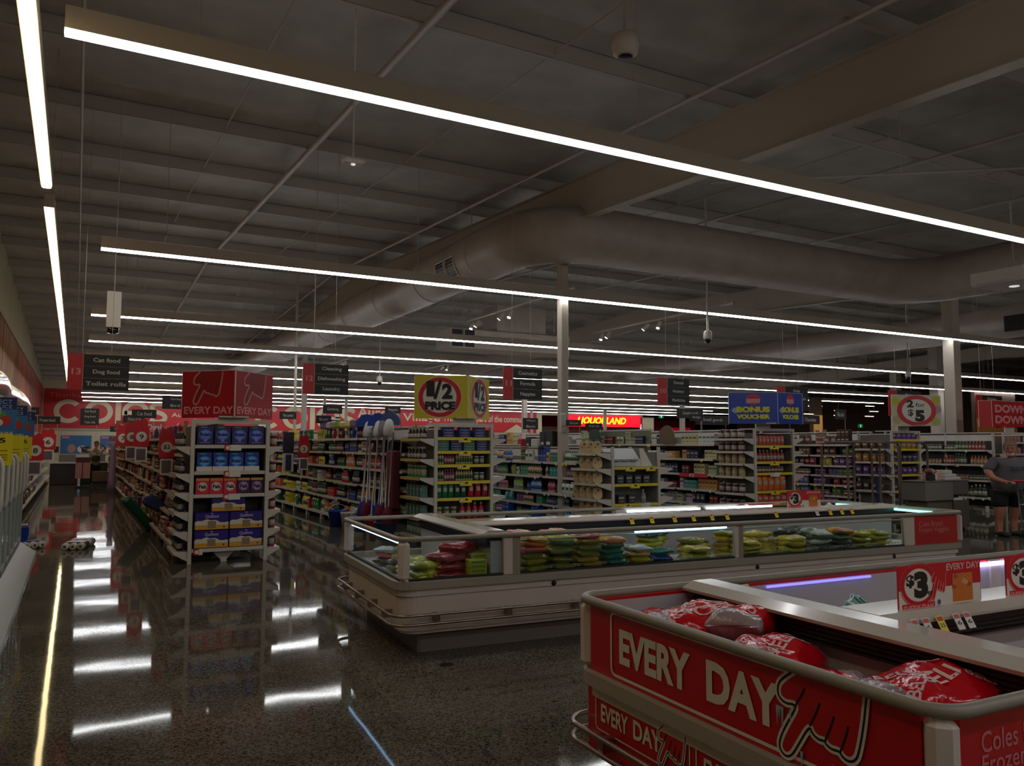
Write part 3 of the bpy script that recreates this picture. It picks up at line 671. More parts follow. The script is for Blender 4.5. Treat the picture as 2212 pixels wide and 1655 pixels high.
def bag_mesh(c, v):
    if (c, v) not in BAGM:
        a, b = BAGC[c]; BAGM[(c, v)] = pouch(.145, .105, .034, [film('film_'+c, a), film('film2_'+c, b)], 7*v+len(c), 18, 8, .30, (.35, .6), .55).mesh('frozen_bag')
    return BAGM[(c, v)]
def on(f, p): return f.matrix_basis @ Vector(p)
bpy.context.view_layer.update()
def bag_stack(f, x, y, cols, label_tail, grp, rz=0, z0=.545, tilt=.12):
    R = random.Random(int(x*1000+y*77))
    for k, c in enumerate(cols):
        o = link('frozen_bag', bag_mesh(c, R.randrange(3)))
        o.location = on(f, (x+R.uniform(-.015, .015), y+R.uniform(-.012, .012), z0+.03+.046*k))
        o.rotation_euler = (R.uniform(-tilt, tilt), R.uniform(-tilt, tilt), f.rotation_euler.z+rz+R.uniform(-.15, .15))
        hw = {0: 'bottom', len(cols)-1: 'top'}.get(k, ORD[k])
        if len(cols) == 1: hw = 'single'
        tag(o, '%s film bag, %s in the stack %s' % (c if c != 'dark' else 'dark green', hw, label_tail), 'frozen food bag', grp)
FR = random.Random(4)
def tone(seq, n): return [FR.choice(seq) for _ in range(n)]
ST = [(1.20, .17, ['olive', 'olive', 'pink', 'orange', 'mustard'], 'first behind the long window'), (1.47, .18, ['olive', 'dark', 'olive', 'teal', 'yellow'], 'second behind the long window'),
      (1.74, .18, ['mustard', 'olive', 'olive', 'mustard', 'pink'], 'third behind the long window'), (2.0, .18, ['teal', 'teal', 'green', 'orange'], 'fourth behind the long window'),
      (2.26, .18, ['yellow', 'mustard', 'white'], 'fifth behind the long window'), (2.52, .18, ['blue', 'teal'], 'low and blue, below the lamp tube'),
      (2.62, .42, ['lime', 'lime', 'yellow', 'lime', 'dark'], 'tall one set back behind the long window'), (2.95, .2, ['lime', 'yellow'], 'short yellow one near the middle window post'),
      (3.12, .42, ['mustard', 'mustard', 'olive'], 'leaning in the corner of the long window'), (1.3, .48, ['pink', 'orange', 'yellow', 'teal', 'pink', 'white'], 'in the back row, pink topped'),
      (1.6, .48, ['mustard', 'orange', 'yellow', 'pink', 'orange', 'yellow'], 'in the back row beside the pink topped one'), (1.95, .5, ['crimson', 'mustard', 'orange', 'pink'], 'in the back row, red topped'),
      (3.55, .18, ['lime', 'lime', 'yellow'], 'first past the middle window post'), (3.55, .42, ['yellow', 'mustard', 'yellow', 'lime'], 'behind the first past the middle post'),
      (3.82, .3, ['yellow', 'yellow', 'mustard', 'yellow'], 'bright yellow, past the middle window post'), (4.1, .18, ['lime', 'yellow', 'yellow'], 'yellow with drooping ends in the far window'),
      (4.35, .45, ['dark', 'crimson', 'dark', 'dark'], 'dark one set back in the far window'), (4.5, .2, ['dark', 'white', 'dark', 'white'], 'dark green one in the far window'),
      (4.78, .2, ['dark', 'dark', 'green', 'orange'], 'mixed colours in the far window'), (5.05, .2, ['lime', 'lime', 'yellow'], 'next to last in the far window'),
      (5.33, .22, ['yellow', 'lime', 'lime'], 'last in the far window')]
for x, y, c, l in ST: bag_stack(F2, x, y, ([c[0]]*(2 if x < 2.1 else 1)+c)[:7], l, 'frozen bags in the windowed freezer', PI/2 if y < .3 else .2)
for x, y, c, l in ((.3, .25, ['yellow', 'lime', 'lime'], 'nearest the corner post of the end window'), (.3, .52, ['yellow', 'white', 'lime'], 'second in the end window'), (.3, .85, ['olive', 'dark'], 'third in the end window'),
                   (.3, 1.3, ['dark', 'pink', 'white'], 'farthest in the end window')):
    bag_stack(F2, x, y, c, l, 'frozen bags in the windowed freezer', .1)
# large red potato bags and yellow cartons by the corner
for k, (x, y, z, s) in enumerate(((.50, .26, .585, 1.25), (.50, .26, .655, 1.25), (.50, .27, .725, 1.2), (.63, .34, .79, 1.15))):
    o = link('frozen_bag', pouch(.18, .13, .045, [film('film_deepred', (150, 14, 34))], 50+k, 18, 8, .28, sq=.5).mesh('frozen_bag')); o.location = on(F2, (x, y, z)); o.rotation_euler = (0, .05, .2*k)
    tag(o, 'large glossy dark red frozen bag, %s of the red pile by the corner' % ['bottom', 'second', 'third', 'topmost'][k], 'frozen food bag', 'large red frozen bags')
CART = MB().bbox(-.075, .075, -.06, .06, 0, .034, M('carton_yellow', (190, 186, 60), .5), .004).box(-.06, .06, -.061, -.06, .008, .026, M('carton_green', (110, 140, 50), .5)).mesh('frozen_carton')
for i, (x, n) in enumerate(((.69, 5), (.845, 4))):
    pass
for i, (x, y, n) in enumerate(((.235+.45, .12, 5), (.735, .22, 6))):
    for k in range(n):
        o = link('frozen_carton', CART); o.location = on(F2, (x, y, .54+.035*k)); o.rotation_euler = (0, 0, F2.rotation_euler.z)
        tag(o, 'yellow and green frozen food carton, %s from the bottom of the %s carton stack' % (ORD[k], ['front', 'rear'][i]), 'carton', 'frozen food cartons')
# ice bags
IC = {}
def ice_bag(x, y, z, rx, ry, rz_, rot, tilt, label, word=None):
    o = link('ice_bag', pouch(rx, ry, rz_, [film('ice_clear', (206, 180, 186), 30, .8, .15, .8), film('ice_red', (214, 14, 30), 22, .6, .18, 1)], int(x*99+y*7), 30, 14, .20, (.14, .86) if word else (.2, .7)).mesh('ice_bag'))
    o.location = on(F1, (x, y, z)); o.rotation_euler = (tilt[0], tilt[1], F1.rotation_euler.z+rot); tag(o, label, 'ice bag', 'ice bags in the end bin')
    if word:
        bv = BVHTree.FromPolygons([v.co for v in o.data.vertices], [tuple(p.vertices) for p in o.data.polygons])
        mb = MB(); vs, fs = text_raw(word, .02); ax = max(v[0] for v in vs); hh = max(v[1] for v in vs)
        for cx, cy, hw, hd, rr in ((.05, -.18, .42, .22, .15), (-.42, .35, .30, .15, -.5), (.38, .42, .34, .15, -.35), (-.5, -.45, .26, .14, .6), (.62, -.45, .22, .13, -.7)):
            c_, s_ = math.cos(rr), math.sin(rr); out = []
            for v in vs:
                a_, b_ = (v[0]/ax-.5)*2*hw*rx, (v[1]/hh-.5)*2*hd*ry; px, py = cx*rx+a_*c_-b_*s_, cy*ry+a_*s_+b_*c_
                hit = bv.ray_cast(Vector((px, py, 1)), Vector((0, 0, -1)))[0]; out.append((px, py, (hit.z if hit else 0)+.0025))
            if len(out) and max(p[2] for p in out) > .01: mb.add(out, fs, M('print_rosewhite', (236, 200, 200), .4))
        mb.obj('print', o)
for a in ((.32, 1.70, .78, .22, .13, .075, 1.2, (.1, .15), 'red and clear ice bag tucked in the corner of the bin below the back rail', None),
          (.42, 1.50, .82, .23, .14, .085, -.5, (.15, -.1), 'large red ice bag with white letters, second from the back rail', 'ICE'),
          (.60, 1.40, .83, .24, .13, .08, .5, (-.1, .12), 'red and clear ice bag with a wide clear sleeve, resting against the grille', 'ICE'),
          (.42, 1.06, .77, .22, .14, .08, .2, (.1, .05), 'red ice bag with curved white letters in the middle of the bin', 'BELLS'),
          (.36, .72, .73, .20, .13, .075, -.3, (.12, .1), 'low red ice bag mostly hidden behind the bin rail', None),
          (.52, .42, .775, .24, .16, .09, -.2, (.08, -.08), 'big glossy red ice bag with white letters nearest the rounded corner', 'BELL'),
          (.30, .30, .73, .19, .12, .07, .9, (.1, .1), 'crumpled clear and red ice bag under the rounded corner rail', None),
          (.30, 1.25, .66, .2, .14, .08, .4, (0, 0), 'buried ice bag beneath the upper bags of the bin', None),
          (.40, .75, .62, .22, .16, .08, 1.1, (0, 0), 'ice bag lying on the bin floor below the low one', None),
          (.40, .38, .64, .22, .16, .08, .1, (0, 0), 'ice bag lying on the bin floor below the big glossy one', None)):
    ice_bag(*a)
for x, y, z, c, l, t in ((1.2, 1.5, .76, 'pink', 'pink and brown frozen pack standing in the back half of the near freezer', (.9, .2)), (1.38, 1.42, .78, 'teal', 'green frozen pack standing beside the pink and brown one', (.8, -.2)),
                         (3.0, 1.5, .80, 'white', 'white and green frozen pack between the two price boards', (.2, .1)), (3.15, 1.45, .76, 'green', 'green frozen pack half under the white and green one', (.1, .2))):
    o = link('frozen_bag', bag_mesh(c, 1)); o.location = on(F1, (x, y, z)); o.rotation_euler = (t[0], t[1], .4); tag(o, l, 'frozen food bag', 'frozen packs in the near freezer')

def price_board(f, x, y, w_, h_, label, top, foot, pic, picn, hnd=True, rz=0):
    p = on(f, (x, y, .945)); t = thing('price_board', label, 'price board', tuple(p), f.rotation_euler.z+rz, 'price boards standing on the freezers')
    b = MB().prism([(q[0], q[1]) for q in rrect(0, w_, -.03, h_-.03, .015, 3)], -.0025, .0025, RED, 'y').box(.004, w_-.004, -.0032, -.0026, -.027, h_*.36, SWHITE).obj('panel', t)
    mb = MB(); cx, cz = w_*.235, h_*.45
    stroke(mb, [(cx+w_*.215*math.cos(2*PI*i/32), cz+h_*.44*math.sin(2*PI*i/32)) for i in range(32)], .005, -.0036, PALER, closed=True)
    disc(mb, cx, cz, h_*.42, -.0034, RED, w_*.205); disc(mb, cx, cz, h_*.33, -.0040, SWHITE, w_*.165)
    text(mb, '$', cx-w_*.145, cx-w_*.05, cz-h_*.05, cz+h_*.22, -.0046, INK, .04); text(mb, '3', cx-w_*.055, cx+w_*.11, cz-h_*.27, cz+h_*.27, -.0046, INK, .07)
    text(mb, 'ea', cx+w_*.10, cx+w_*.165, cz-h_*.22, cz-h_*.14, -.0048, INK, .02)
    mb.box(w_*.04, w_*.42, -.0042, -.0038, -.025, h_*.09, RED); text(mb, foot, w_*.055, w_*.405, -.018, h_*.06, -.0046, M('print_pink', (236, 150, 150)), .03)
    text(mb, top, w_*.57, w_*.985, h_*.68, h_*.82, -.004, M('print_softpink', (236, 176, 172)), .03)
    if hnd: hand(mb, w_*.385, w_*.56, h_*.10, h_*.68, -.0048, RED, M('print_pink'), .004, cr=True)
    mb.box(w_*.64, w_*.89, -.0042, -.0036, h_*.02, h_*.60, M('pic_orange', (214, 120, 40), .5)); 
    for i in range(14): disc(mb, w_*(.66+.21*((i*37) % 10)/10), h_*(.33+.24*((i*53) % 10)/10), h_*.05, -.0044-.00002*i, M(picn[i % 3], pic[i % 3], .5), w_*.028, 10)
    disc(mb, w_*.47, h_*.06, h_*.055, -.0044, M('seal_blue', (70, 90, 130)), w_*.022, 16)
    mb.obj('print', b)
PZ = (((206, 120, 70), (180, 80, 50), (226, 170, 110)), ('pizza_a', 'pizza_b', 'pizza_c'))
price_board(F1, .985, .90, .565, .215, 'three dollar every day price board with pizza picture, the whole one in view', 'EVERY DAY', 'EVERY DAY', *PZ)
price_board(F1, 1.74, .90, .565, .215, 'three dollar price board cut off by the photo edge', 'EVERY DAY', 'EVERY DAY', *PZ)
price_board(F2, 4.83, .95, .52, .22, 'three dollar down down price board standing on the windowed freezer', 'DOWN DOWN', 'MULTI BUY', *PZ, hnd=False)
def ticket(f, x, y, z, m, label, lean=.5, w_=.045, h_=.06):
    t = thing('price_ticket', label, 'price ticket', tuple(on(f, (x, y, z))), f.rotation_euler.z, 'price tickets clipped on the freezers'); t.rotation_euler = (-lean, .0, f.rotation_euler.z)
    b = MB().box(0, w_, -.001, .001, -h_, .01, m).obj('card', t); mb = MB()
    mb.box(w_*.1, w_*.9, -.0016, -.0011, -.012, .006, PALER if m is SWHITE else M('ticket_red', (190, 60, 30))); text(mb, '3.5' if m is YEL else '6', w_*.2, w_*.8, -h_*.66, -h_*.36, -.002, INK, .02); mb.obj('print', b)
for i, x in enumerate((2.62, 2.86, 3.14, 3.38, 3.62, 3.82)): ticket(F2, x, .80, .915, YEL, 'yellow price ticket on the windowed freezer, %s in the row of six' % ORD[i])
ticket(F2, 4.5, .80, .915, YEL, 'lone yellow price ticket beyond the row of six')
for i, (x, m) in enumerate(((5.1, SWHITE), (5.3, YEL), (5.48, YEL), (5.64, YEL))): ticket(F2, x, .80, .915, m, ['white price ticket under the down down board', 'yellow price ticket first beside the white one', 'yellow price ticket second beside the white one', 'yellow price ticket third beside the white one'][i])
for i, (x, m) in enumerate(((.93, SWHITE), (1.0, SWHITE), (1.09, YEL), (1.2, SWHITE), (1.27, SWHITE))): ticket(F1, x, .80, .918, m, ['white and red price ticket, first by the rounded cap corner', 'white and red price ticket just before the yellow one', 'yellow price ticket on the near freezer grille', 'white price ticket just after the yellow one', 'white price ticket last in the near freezer row'][i])
ticket(F2, .78, .16, .9, SWHITE, 'loose white price ticket hanging inside the corner window', .2)
ticket(F2, 4.95, 1.75, .93, PALER, 'pinkish red shelf strip lying under the far lamp tube', 1.3, .5, .06)

# ================================================================== upright freezers along the timber wall
def upright(y0, n, label):
    t = thing('upright_freezer', label, 'freezer', (-2.05, y0, 0), 0, 'glass door freezers along the timber wall'); Ln = .75*n
    mb = MB(); mb.box(0, .05, 0, Ln, .12, 2.05, WHITE).box(0, 1.36, 0, .03, .12, 2.05, WHITE).box(0, 1.36, Ln-.03, Ln, .12, 2.05, WHITE).box(0, 1.36, 0, Ln, 1.97, 2.08, WHITE).box(0, 1.36, 0, Ln, .1, .24, WHITE)
    for z in (.6, .95, 1.3, 1.65): mb.box(.05, 1.2, .03, Ln-.03, z, z+.025, SHELF)
    mb.obj('body', t)
    MB().prism([(1.3, 0), (1.60, 0), (1.60, .05), (1.40, .2), (1.3, .2)], 0, Ln, M('kick_light', (176, 178, 172), .3), 'y').obj('kick_plate', t)
    for k in range(n):
        a, b = k*.75+.01, k*.75+.74; d = MB()
        for yy0, yy1, z0, z1 in ((a, a+.05, .22, 2.0), (b-.05, b, .22, 2.0), (a, b, .22, .28), (a, b, 1.94, 2.0)): d.box(1.36, 1.40, yy0, yy1, z0, z1, M('door_frame', (190, 196, 188), .3, .3))
        d = d.obj('door', t); MB().box(1.375, 1.383, a+.05, b-.05, .28, 1.94, GLASS).obj('glass', d)
        MB().tube([(1.40, a+.04, 1.0)]+[(1.40+q, a+.04, z) for q, z in ((.04, 1.0), (.06, 1.03), (.068, 1.1), (.068, 1.42), (.06, 1.48), (.035, 1.52))]+[(1.40, a+.04, 1.52)], .019, WHITE, 8).obj('handle', d)
for y0, n, l in ((5.0, 3, 'glass door freezer unit closest to the camera along the timber wall'), (7.25, 3, 'second glass door freezer unit along the timber wall'), (9.5, 3, 'third glass door freezer unit along the timber wall'), (11.75, 3, 'last glass door freezer unit, next to the open wall shelves')):
    upright(y0, n, l)
R5 = random.Random(5); mb = MB(); pts = []
c = thing('canopy', 'shiny curved canopy over the glass door freezers', 'canopy', (-2.05, 9.0, 2.08))
pf = [(.0, .0), (.9, .0), (1.22, .12), (1.3, .28), (1.22, .46), (1.0, .58), (.72, .64), (0, .66)]
pf = pf[:1]+smooth2(pf[1:-1], 2)+pf[-1:]
vs = []; N = 24
for i in range(N+1):
    y = 9.6*i/N
    for x, z in pf: vs.append((x+.025*math.sin(y*2.3+z*5), y, z+.03*math.sin(y*1.7+x*2)*(1 if z > .05 else 0)))
q = len(pf); mb.add(vs, [(i*q+j, i*q+j+1, (i+1)*q+j+1, (i+1)*q+j) for i in range(N) for j in range(q-1)], CANO, True); mb.obj('shell', c)
for i, (y, pr) in enumerate(((9.3, '3.75'), (11.25, '3'), (13.35, '3.25'))):
    t = thing('freezer_fin', 'blue picture fin above a yellow %s dollar ticket, %s along the freezer doors' % (['three seventy five', 'three', 'three twenty five'][i], ['nearest', 'middle', 'farthest'][i]), 'sign', (-.5-.42, y, 1.44), 0, 'sign fins on the freezer doors')
    MB().box(.0, .40, -.004, .004, .33, .67, DBLUE).box(.0, .40, -.0045, -.004, .55, .67, M('navy', (20, 36, 90))).obj('panel', t)
    mb = MB(); text(mb, 'COLLECT', .08, .36, .605, .645, -.006, M('print_pale_blue', (150, 180, 220)), .0); text(mb, 'PRODUCE', .10, .36, .56, .595, -.006, M('print_pale_blue'), .0)
    disc(mb, .12, .46, .06, -.006, M('poster_skin')); disc(mb, .27, .48, .05, -.0062, M('veg_green', (90, 150, 50))); disc(mb, .31, .44, .05, -.0066, M('veg_red', (190, 50, 40))); disc(mb, .2, .42, .05, -.007, SWHITE, .09); mb.obj('picture', t)
    MB().box(-.02, .38, -.010, -.006, 0, .31, YEL).obj('ticket', t)
    mb = MB(); text(mb, pr[0], .10, .20, .18, .27, -.012, INK, .05)
    if len(pr) > 1: text(mb, pr[2:], .21, .32, .22, .27, -.012, INK, .03)
    for z in (.14, .10, .075, .05): mb.box(.04, .34, -.0115, -.0105, z, z+.008, M('small_print', (120, 96, 20)))
    mb.obj('print', t); MB().box(-.35, .0, -.003, .003, .5, .53, WHITE).obj('arm', t)

# ================================================================== products
PALS = dict(
    pet=[('dark red', (150, 26, 34)), ('red', (196, 34, 38)), ('maroon', (96, 22, 34)), ('cream', (214, 200, 160)), ('green', (40, 104, 60)), ('purple', (84, 50, 110)), ('pink', (206, 110, 120)), ('brown', (110, 76, 50)), ('olive', (110, 112, 60))],
    clean=[('green', (30, 130, 60)), ('dark green', (24, 80, 44)), ('yellow', (224, 204, 40)), ('red', (190, 30, 40)), ('blue', (30, 60, 150)), ('navy', (24, 32, 80)), ('white', (210, 210, 204)), ('orange', (214, 110, 50)), ('maroon', (110, 26, 44)), ('brown', (110, 80, 60))],
    baby=[('green', (60, 150, 110)), ('teal', (40, 140, 150)), ('pale blue', (140, 180, 210)), ('white', (214, 214, 208)), ('pink', (220, 150, 160)), ('purple', (130, 80, 130)), ('blue', (40, 80, 170)), ('lime', (150, 190, 80)), ('peach', (226, 160, 130))],
    tissue=[('white', (214, 212, 204)), ('pale pink', (220, 190, 196)), ('cream', (214, 196, 150)), ('navy', (30, 36, 76)), ('aqua', (90, 180, 180)), ('dark red', (110, 30, 40)), ('gold', (200, 160, 90)), ('grey', (150, 150, 146)), ('pale green', (170, 190, 150))],
    sweet=[('dark red', (130, 24, 36)), ('purple', (96, 50, 110)), ('brown', (96, 60, 40)), ('yellow', (200, 170, 50)), ('violet', (110, 100, 150)), ('red', (180, 36, 40)), ('dark brown', (66, 40, 30)), ('green', (90, 120, 60))],
    sauce=[('dark green', (30, 60, 36)), ('amber', (180, 110, 40)), ('dark', (40, 32, 30)), ('red', (170, 40, 40)), ('orange', (200, 110, 50)), ('brown', (100, 60, 36)), ('green', (60, 100, 50))])
PM = {}
PG = {c: v for p in PALS.values() for c, v in p}
def pmat(col, rgb, cls='pack'): return M('%s_%s_%d' % (cls, col.replace(' ', '_'), sum(rgb)), rgb, .35)
def product(kind, w_, d_, h_, col, rgb):
    key = (kind, round(w_, 2), round(d_, 2), round(h_, 2), col, rgb)
    if key in PM: return PM[key]
    m = pmat(col, rgb); lum = sum(rgb)/3; lab = M('label_light', (176, 168, 152), .4) if lum < 150 else M('label_mid_%s' % (('blue', 'red', 'green')[len(col) % 3]), {'blue': (50, 70, 130), 'red': (160, 40, 50), 'green': (60, 110, 70)}[('blue', 'red', 'green')[len(col) % 3]], .4)
    mb = MB(); x, y = w_/2, d_/2
    if kind in ('box', 'carton'):
        mb.bbox(-x, x, -y, y, 0, h_, m, .004)
        mb.box(-x*.75, x*.75, -y-.0012, -y, h_*.56, h_*.74, lab); mb.box(-x*.3, x*.45, -y-.0012, -y, h_*.22, h_*.30, lab)
    elif kind == 'bottle':
        r = min(x, y); s = [(r*.92, 0), (r, .01), (r, h_*.58), (r*.85, h_*.7), (r*.36, h_*.8), (r*.34, h_*.88)]
        mb.lathe(s, m, 10); mb.lathe([(r*.42, h_*.87), (r*.42, h_), (r*.3, h_+.002)], lab, 8); mb.lathe([(r*1.02, h_*.18), (r*1.02, h_*.5)], lab, 10)
    elif kind == 'spray':
        r = min(x, y); mb.lathe([(r*.95, 0), (r, .01), (r, h_*.5), (r*.5, h_*.7), (r*.28, h_*.8)], m, 10); mb.box(-r*.25, r*.3, -r*1.1, r*.4, h_*.84, h_, lab); mb.box(-r*.1, r*.1, -r*.8, -r*.6, h_*.72, h_*.85, lab); mb.lathe([(r*1.02, h_*.12), (r*1.02, h_*.42)], lab, 10)
    elif kind in ('jar', 'can', 'tub'):
        r = min(x, y); k = {'jar': .82, 'can': 1, 'tub': 1.06}[kind]
        mb.lathe([(r*.96, 0), (r, .006), (r, h_*.84), (r*k, h_*.86)], m, 12); mb.lathe([(r*k, h_*.85), (r*k, h_), (r*k*.96, h_+.001)], lab, 12); mb.lathe([(r*1.015, h_*.2), (r*1.015, h_*.66)], lab, 12)
    elif kind == 'jug':
        r = y; mb.prism(smooth2([(-x, 0), (x, 0), (x, h_*.6), (x*.6, h_*.86), (x*.3, h_*.9), (-x*.5, h_*.9), (-x, h_*.66)], 1, True), -y, y, m, 'y')
        mb.lathe([(x*.32, h_*.88), (x*.32, h_), (x*.25, h_+.002)], lab, 8)
        mb.tube([(x*.1+x*.5*math.cos(a*PI/8)*1, -y-.004, h_*.66+x*.5*math.sin(a*PI/8)) for a in range(16)], .007, m, 5, True); disc(mb, x*.1, h_*.66, x*.26, -y-.001, M('jug_shade', (130, 100, 76)), n=12)
        mb.box(-x*.6, -x*.3, -y-.002, -y, h_*.40, h_*.46, M('ink_brown', (60, 30, 20)))
    elif kind in ('pouch', 'bag'):
        n = 6; vs = []
        for i in range(n+1):
            z = h_*i/n; e = max(.08, math.sin(PI*min(1, (i+.6)/(n+.9))))**.6
            for j in range(10): a = 2*PI*j/10; vs.append((x*math.copysign(abs(math.cos(a))**.5, math.cos(a))*(.97+.03*math.sin(i*3+j)), y*e*math.sin(a), z))
        mb.add(vs, [(i*10+j, i*10+(j+1) % 10, i*10+10+(j+1) % 10, i*10+10+j) for i in range(n) for j in range(10)]+[tuple(range(9, -1, -1)), tuple(n*10+j for j in range(10))], m, True)
        mb.box(-x*.6, x*.6, -y*.99, -y*.9, h_*.4, h_*.66, lab)
    elif kind == 'rolls':
        for sx in (-.5, .5):
            for k in range(2): mb.lathe([(x*.46, h_/2*k+.002), (x*.49, h_/2*k+.02), (x*.49, h_/2*(k+1)-.02), (x*.46, h_/2*(k+1)-.002)], m, 12, sx*x, 0)
        mb.box(-x*.9, x*.9, -y*.8-.002, -y*.8, h_*.3, h_*.6, lab)
    PM[key] = mb.mesh('product'); return PM[key]
NOUN = {'box': ('packet_box', 'box', 'boxes'), 'carton': ('carton', 'carton', 'cartons'), 'bottle': ('bottle', 'bottle', 'bottles'), 'spray': ('spray_bottle', 'trigger bottle', 'trigger bottles'), 'jar': ('jar', 'jar', 'jars'),
        'can': ('tin_can', 'tin', 'tins'), 'tub': ('tub', 'tub', 'tubs'), 'jug': ('jug', 'handled jug', 'handled jugs'), 'pouch': ('pouch', 'pouch', 'pouches'), 'bag': ('packet_bag', 'soft packet', 'soft packets'), 'rolls': ('roll_pack', 'roll pack', 'roll packs')}
SIZES = {'box': (.11, .12, .19), 'carton': (.17, .18, .14), 'bottle': (.075, .075, .24), 'spray': (.085, .085, .26), 'jar': (.08, .08, .13), 'can': (.076, .076, .11), 'tub': (.11, .11, .13), 'jug': (.15, .1, .28), 'pouch': (.13, .06, .18), 'bag': (.17, .09, .22), 'rolls': (.22, .12, .22)}
PEND = []      # (distance, kind, dims, colour, rgb, location, rz, label, group)
def put(kind, dims, col, rgb, loc, rz, label, group):
    PEND.append((math.hypot(loc[0], loc[1]), kind, dims, col, rgb, tuple(loc), rz, label, group))
def run(kind, col, rgb, start, dirv, length, zmax, rz, where, R, rows=1, dims=None, gap=.006, stack=None, grp=None):
    """identical items side by side along dirv, standing on the shelf"""
    w_, d_, h_ = dims or [v*R.uniform(.9, 1.12) for v in SIZES[kind]]
    h_ = min(h_, zmax-.02); w_, d_, h_ = round(w_, 2), round(d_, 2), round(h_, 2)
    n = max(1, int(length/(w_+gap))); st = stack or (max(1, int((zmax-.02)/h_)) if kind in ('box', 'carton', 'can', 'tub') else 1); st = min(st, 3)
    nm = NOUN[kind]
    for i in range(n):
        for k in range(st):
            if st > 1 and k == st-1 and R.random() < .35: continue
            p = Vector(start)+Vector(dirv)*((i+.5)*(w_+gap)); p.z += k*h_+.001
            put(kind, (w_, d_, h_), col, rgb, p, rz, '%s %s %s' % (col, nm[1], where), grp or '%s %s %s' % (col, nm[2], where))

# ================================================================== gondolas
GM = {}
def gm(key, fn):
    if key not in GM: GM[key] = fn().mesh(key[0])
    return GM[key]
def shelf_mesh(ln, dep, two=True):
    def f():
        mb = MB()
        for s in ((-1, 1) if two else (-1,)):
            a, b = sorted((s*.03, s*dep)); mb.box(a, b, .01, ln-.01, -.018, 0, SHELF)
            a, b = sorted((s*dep, s*(dep+.012))); mb.box(a, b, .008, ln-.008, -.042, .004, WHITE)
            if s < 0:
                for y in (.012, ln-.016): mb.add([(s*.03, y, -.02), (s*dep, y, -.02), (s*.03, y, -.12)], [(0, 1, 2)], WHITE)
        return mb
    return gm(('shelf', round(ln, 2), round(dep, 2), two), f)
def tick_mesh(m):
    return gm(('price_ticket', m.name), lambda: MB().add([(-.016, -.02, 0), (-.016, .03, 0), (-.022, .012, -.06), (-.022, -.038, -.06)], [(0, 1, 2, 3)], m).add([(-.012, -.02, 0), (-.012, .03, 0), (-.018, .012, -.06), (-.018, -.038, -.06)], [(3, 2, 1, 0)], m))
TKY, TKW, TKR = M('ticket_yellow'), SWHITE, M('ticket_pinkish', (206, 120, 130), .5)
def gondola(xl, xc, y0, nb, ht, zs, desc, pal, kinds, tick, seed, ln=1.25, far=4, tone_back=BACKP, two=True, density=1.0, skip=None, base_dep=None, tickp=.5):
    R = random.Random(seed); dep = xc-xl-.012
    for b in range(nb+far):
        isfar = b >= nb; L_ = ln if not isfar else ln*4
        y = y0+(b*ln if not isfar else nb*ln+(b-nb)*ln*4)
        if y+L_ > 46: break
        t = thing('gondola_bay', '%s bay of the %s' % (ORD[b] if not isfar else ['long', 'second long', 'third long', 'last long'][b-nb], desc), 'shelf unit', (xc, y, 0), 0, 'bays of the '+desc)
        link('back_panel', gm(('back_panel', L_, ht, tone_back.name), lambda: MB().box(-.025, .025, 0, L_, .12, ht-.02, tone_back)), t)
        link('upright', gm(('upright', ht), lambda: MB().box(-.035, .035, -.02, .02, 0, ht, WHITE)), t)
        link('top_cap', gm(('top_cap', L_, ht), lambda: MB().box(-.05, .05, 0, L_, ht-.03, ht, WHITE).box(-.03, .03, 0, L_, ht-.22, ht-.06, SHELF)), t)
        def legs():
            mb = MB(); n = 1 if not isfar else 4
            for q in range(n+1):
                for s in ((-1, 1) if two else (-1,)): a, c = sorted((s*(dep-.02), s*(dep-.09))); mb.box(a, c, min(q*ln, L_-.05), min(q*ln, L_-.05)+.05, 0, .14, WHITE)
            return mb
        link('foot', gm(('foot', L_, dep, two), legs), t)
        for si, z in enumerate(zs):
            dd = dep if si == 0 else dep-R.choice((.05, .09, .13))
            s = link('shelf', shelf_mesh(L_, dd, two), t, (0, 0, z))
            if not isfar and b < 6:
                for _ in range(R.choice((0, 1, 2, 3)) if R.random() < tickp+.3 else 0):
                    m = R.choice(tick); link('price_ticket', tick_mesh(m), s, (-dd, R.uniform(.08, L_-.08), -.006))
            zm = (zs[si+1] if si+1 < len(zs) else ht+.12)-z-.05
            if skip and skip(b, si): continue
            if isfar:
                yy = y+.02
                while yy < y+L_-.2:
                    k = R.choice(kinds(si)); c = R.choice(PALS[pal]); q = R.uniform(.25, .5)
                    run(k, c[0], c[1], (xc-dd+.08, yy, z), (0, 1, 0), q, zm, -PI/2, 'on the %s shelf, far part of the %s' % (ORD[si], desc), R); yy += q
                continue
            yy = .03; used = []
            while yy < L_-.12:
                k = R.choice(kinds(si)); c = R.choice([c for c in PALS[pal] if (c[0], k) not in used]); used.append((c[0], k))
                q = min(R.uniform(.28, .62), L_-yy-.02)
                if R.random() < density:
                    wh = 'on %s shelf up, %s bay of the %s' % (ORD[si], ORD[b], desc)
                    dims = [v*R.uniform(.92, 1.15) for v in SIZES[k]]
                    if si == 0: dims = [v*1.25 for v in dims]
                    off = dims[1]/2+.02+R.choice((0, 0, .05, .1))
                    run(k, c[0], c[1], (xc-dd+off, y+yy, z), (0, 1, 0), q, zm, -PI/2, wh, R, dims=dims)
                yy += q
mixed = lambda si: ['box', 'bag', 'pouch', 'can', 'bag', 'jar']
cleank = lambda si: ['bottle', 'spray', 'box', 'bottle', 'pouch'] if si < 5 else ['rolls', 'bag']
babyk = lambda si: ['tub', 'bottle', 'pouch', 'bottle', 'box', 'bag']
tissk = lambda si: ['box', 'carton', 'box', 'box', 'pouch']
sweetk = lambda si: ['bag', 'pouch', 'box', 'tub', 'bag']
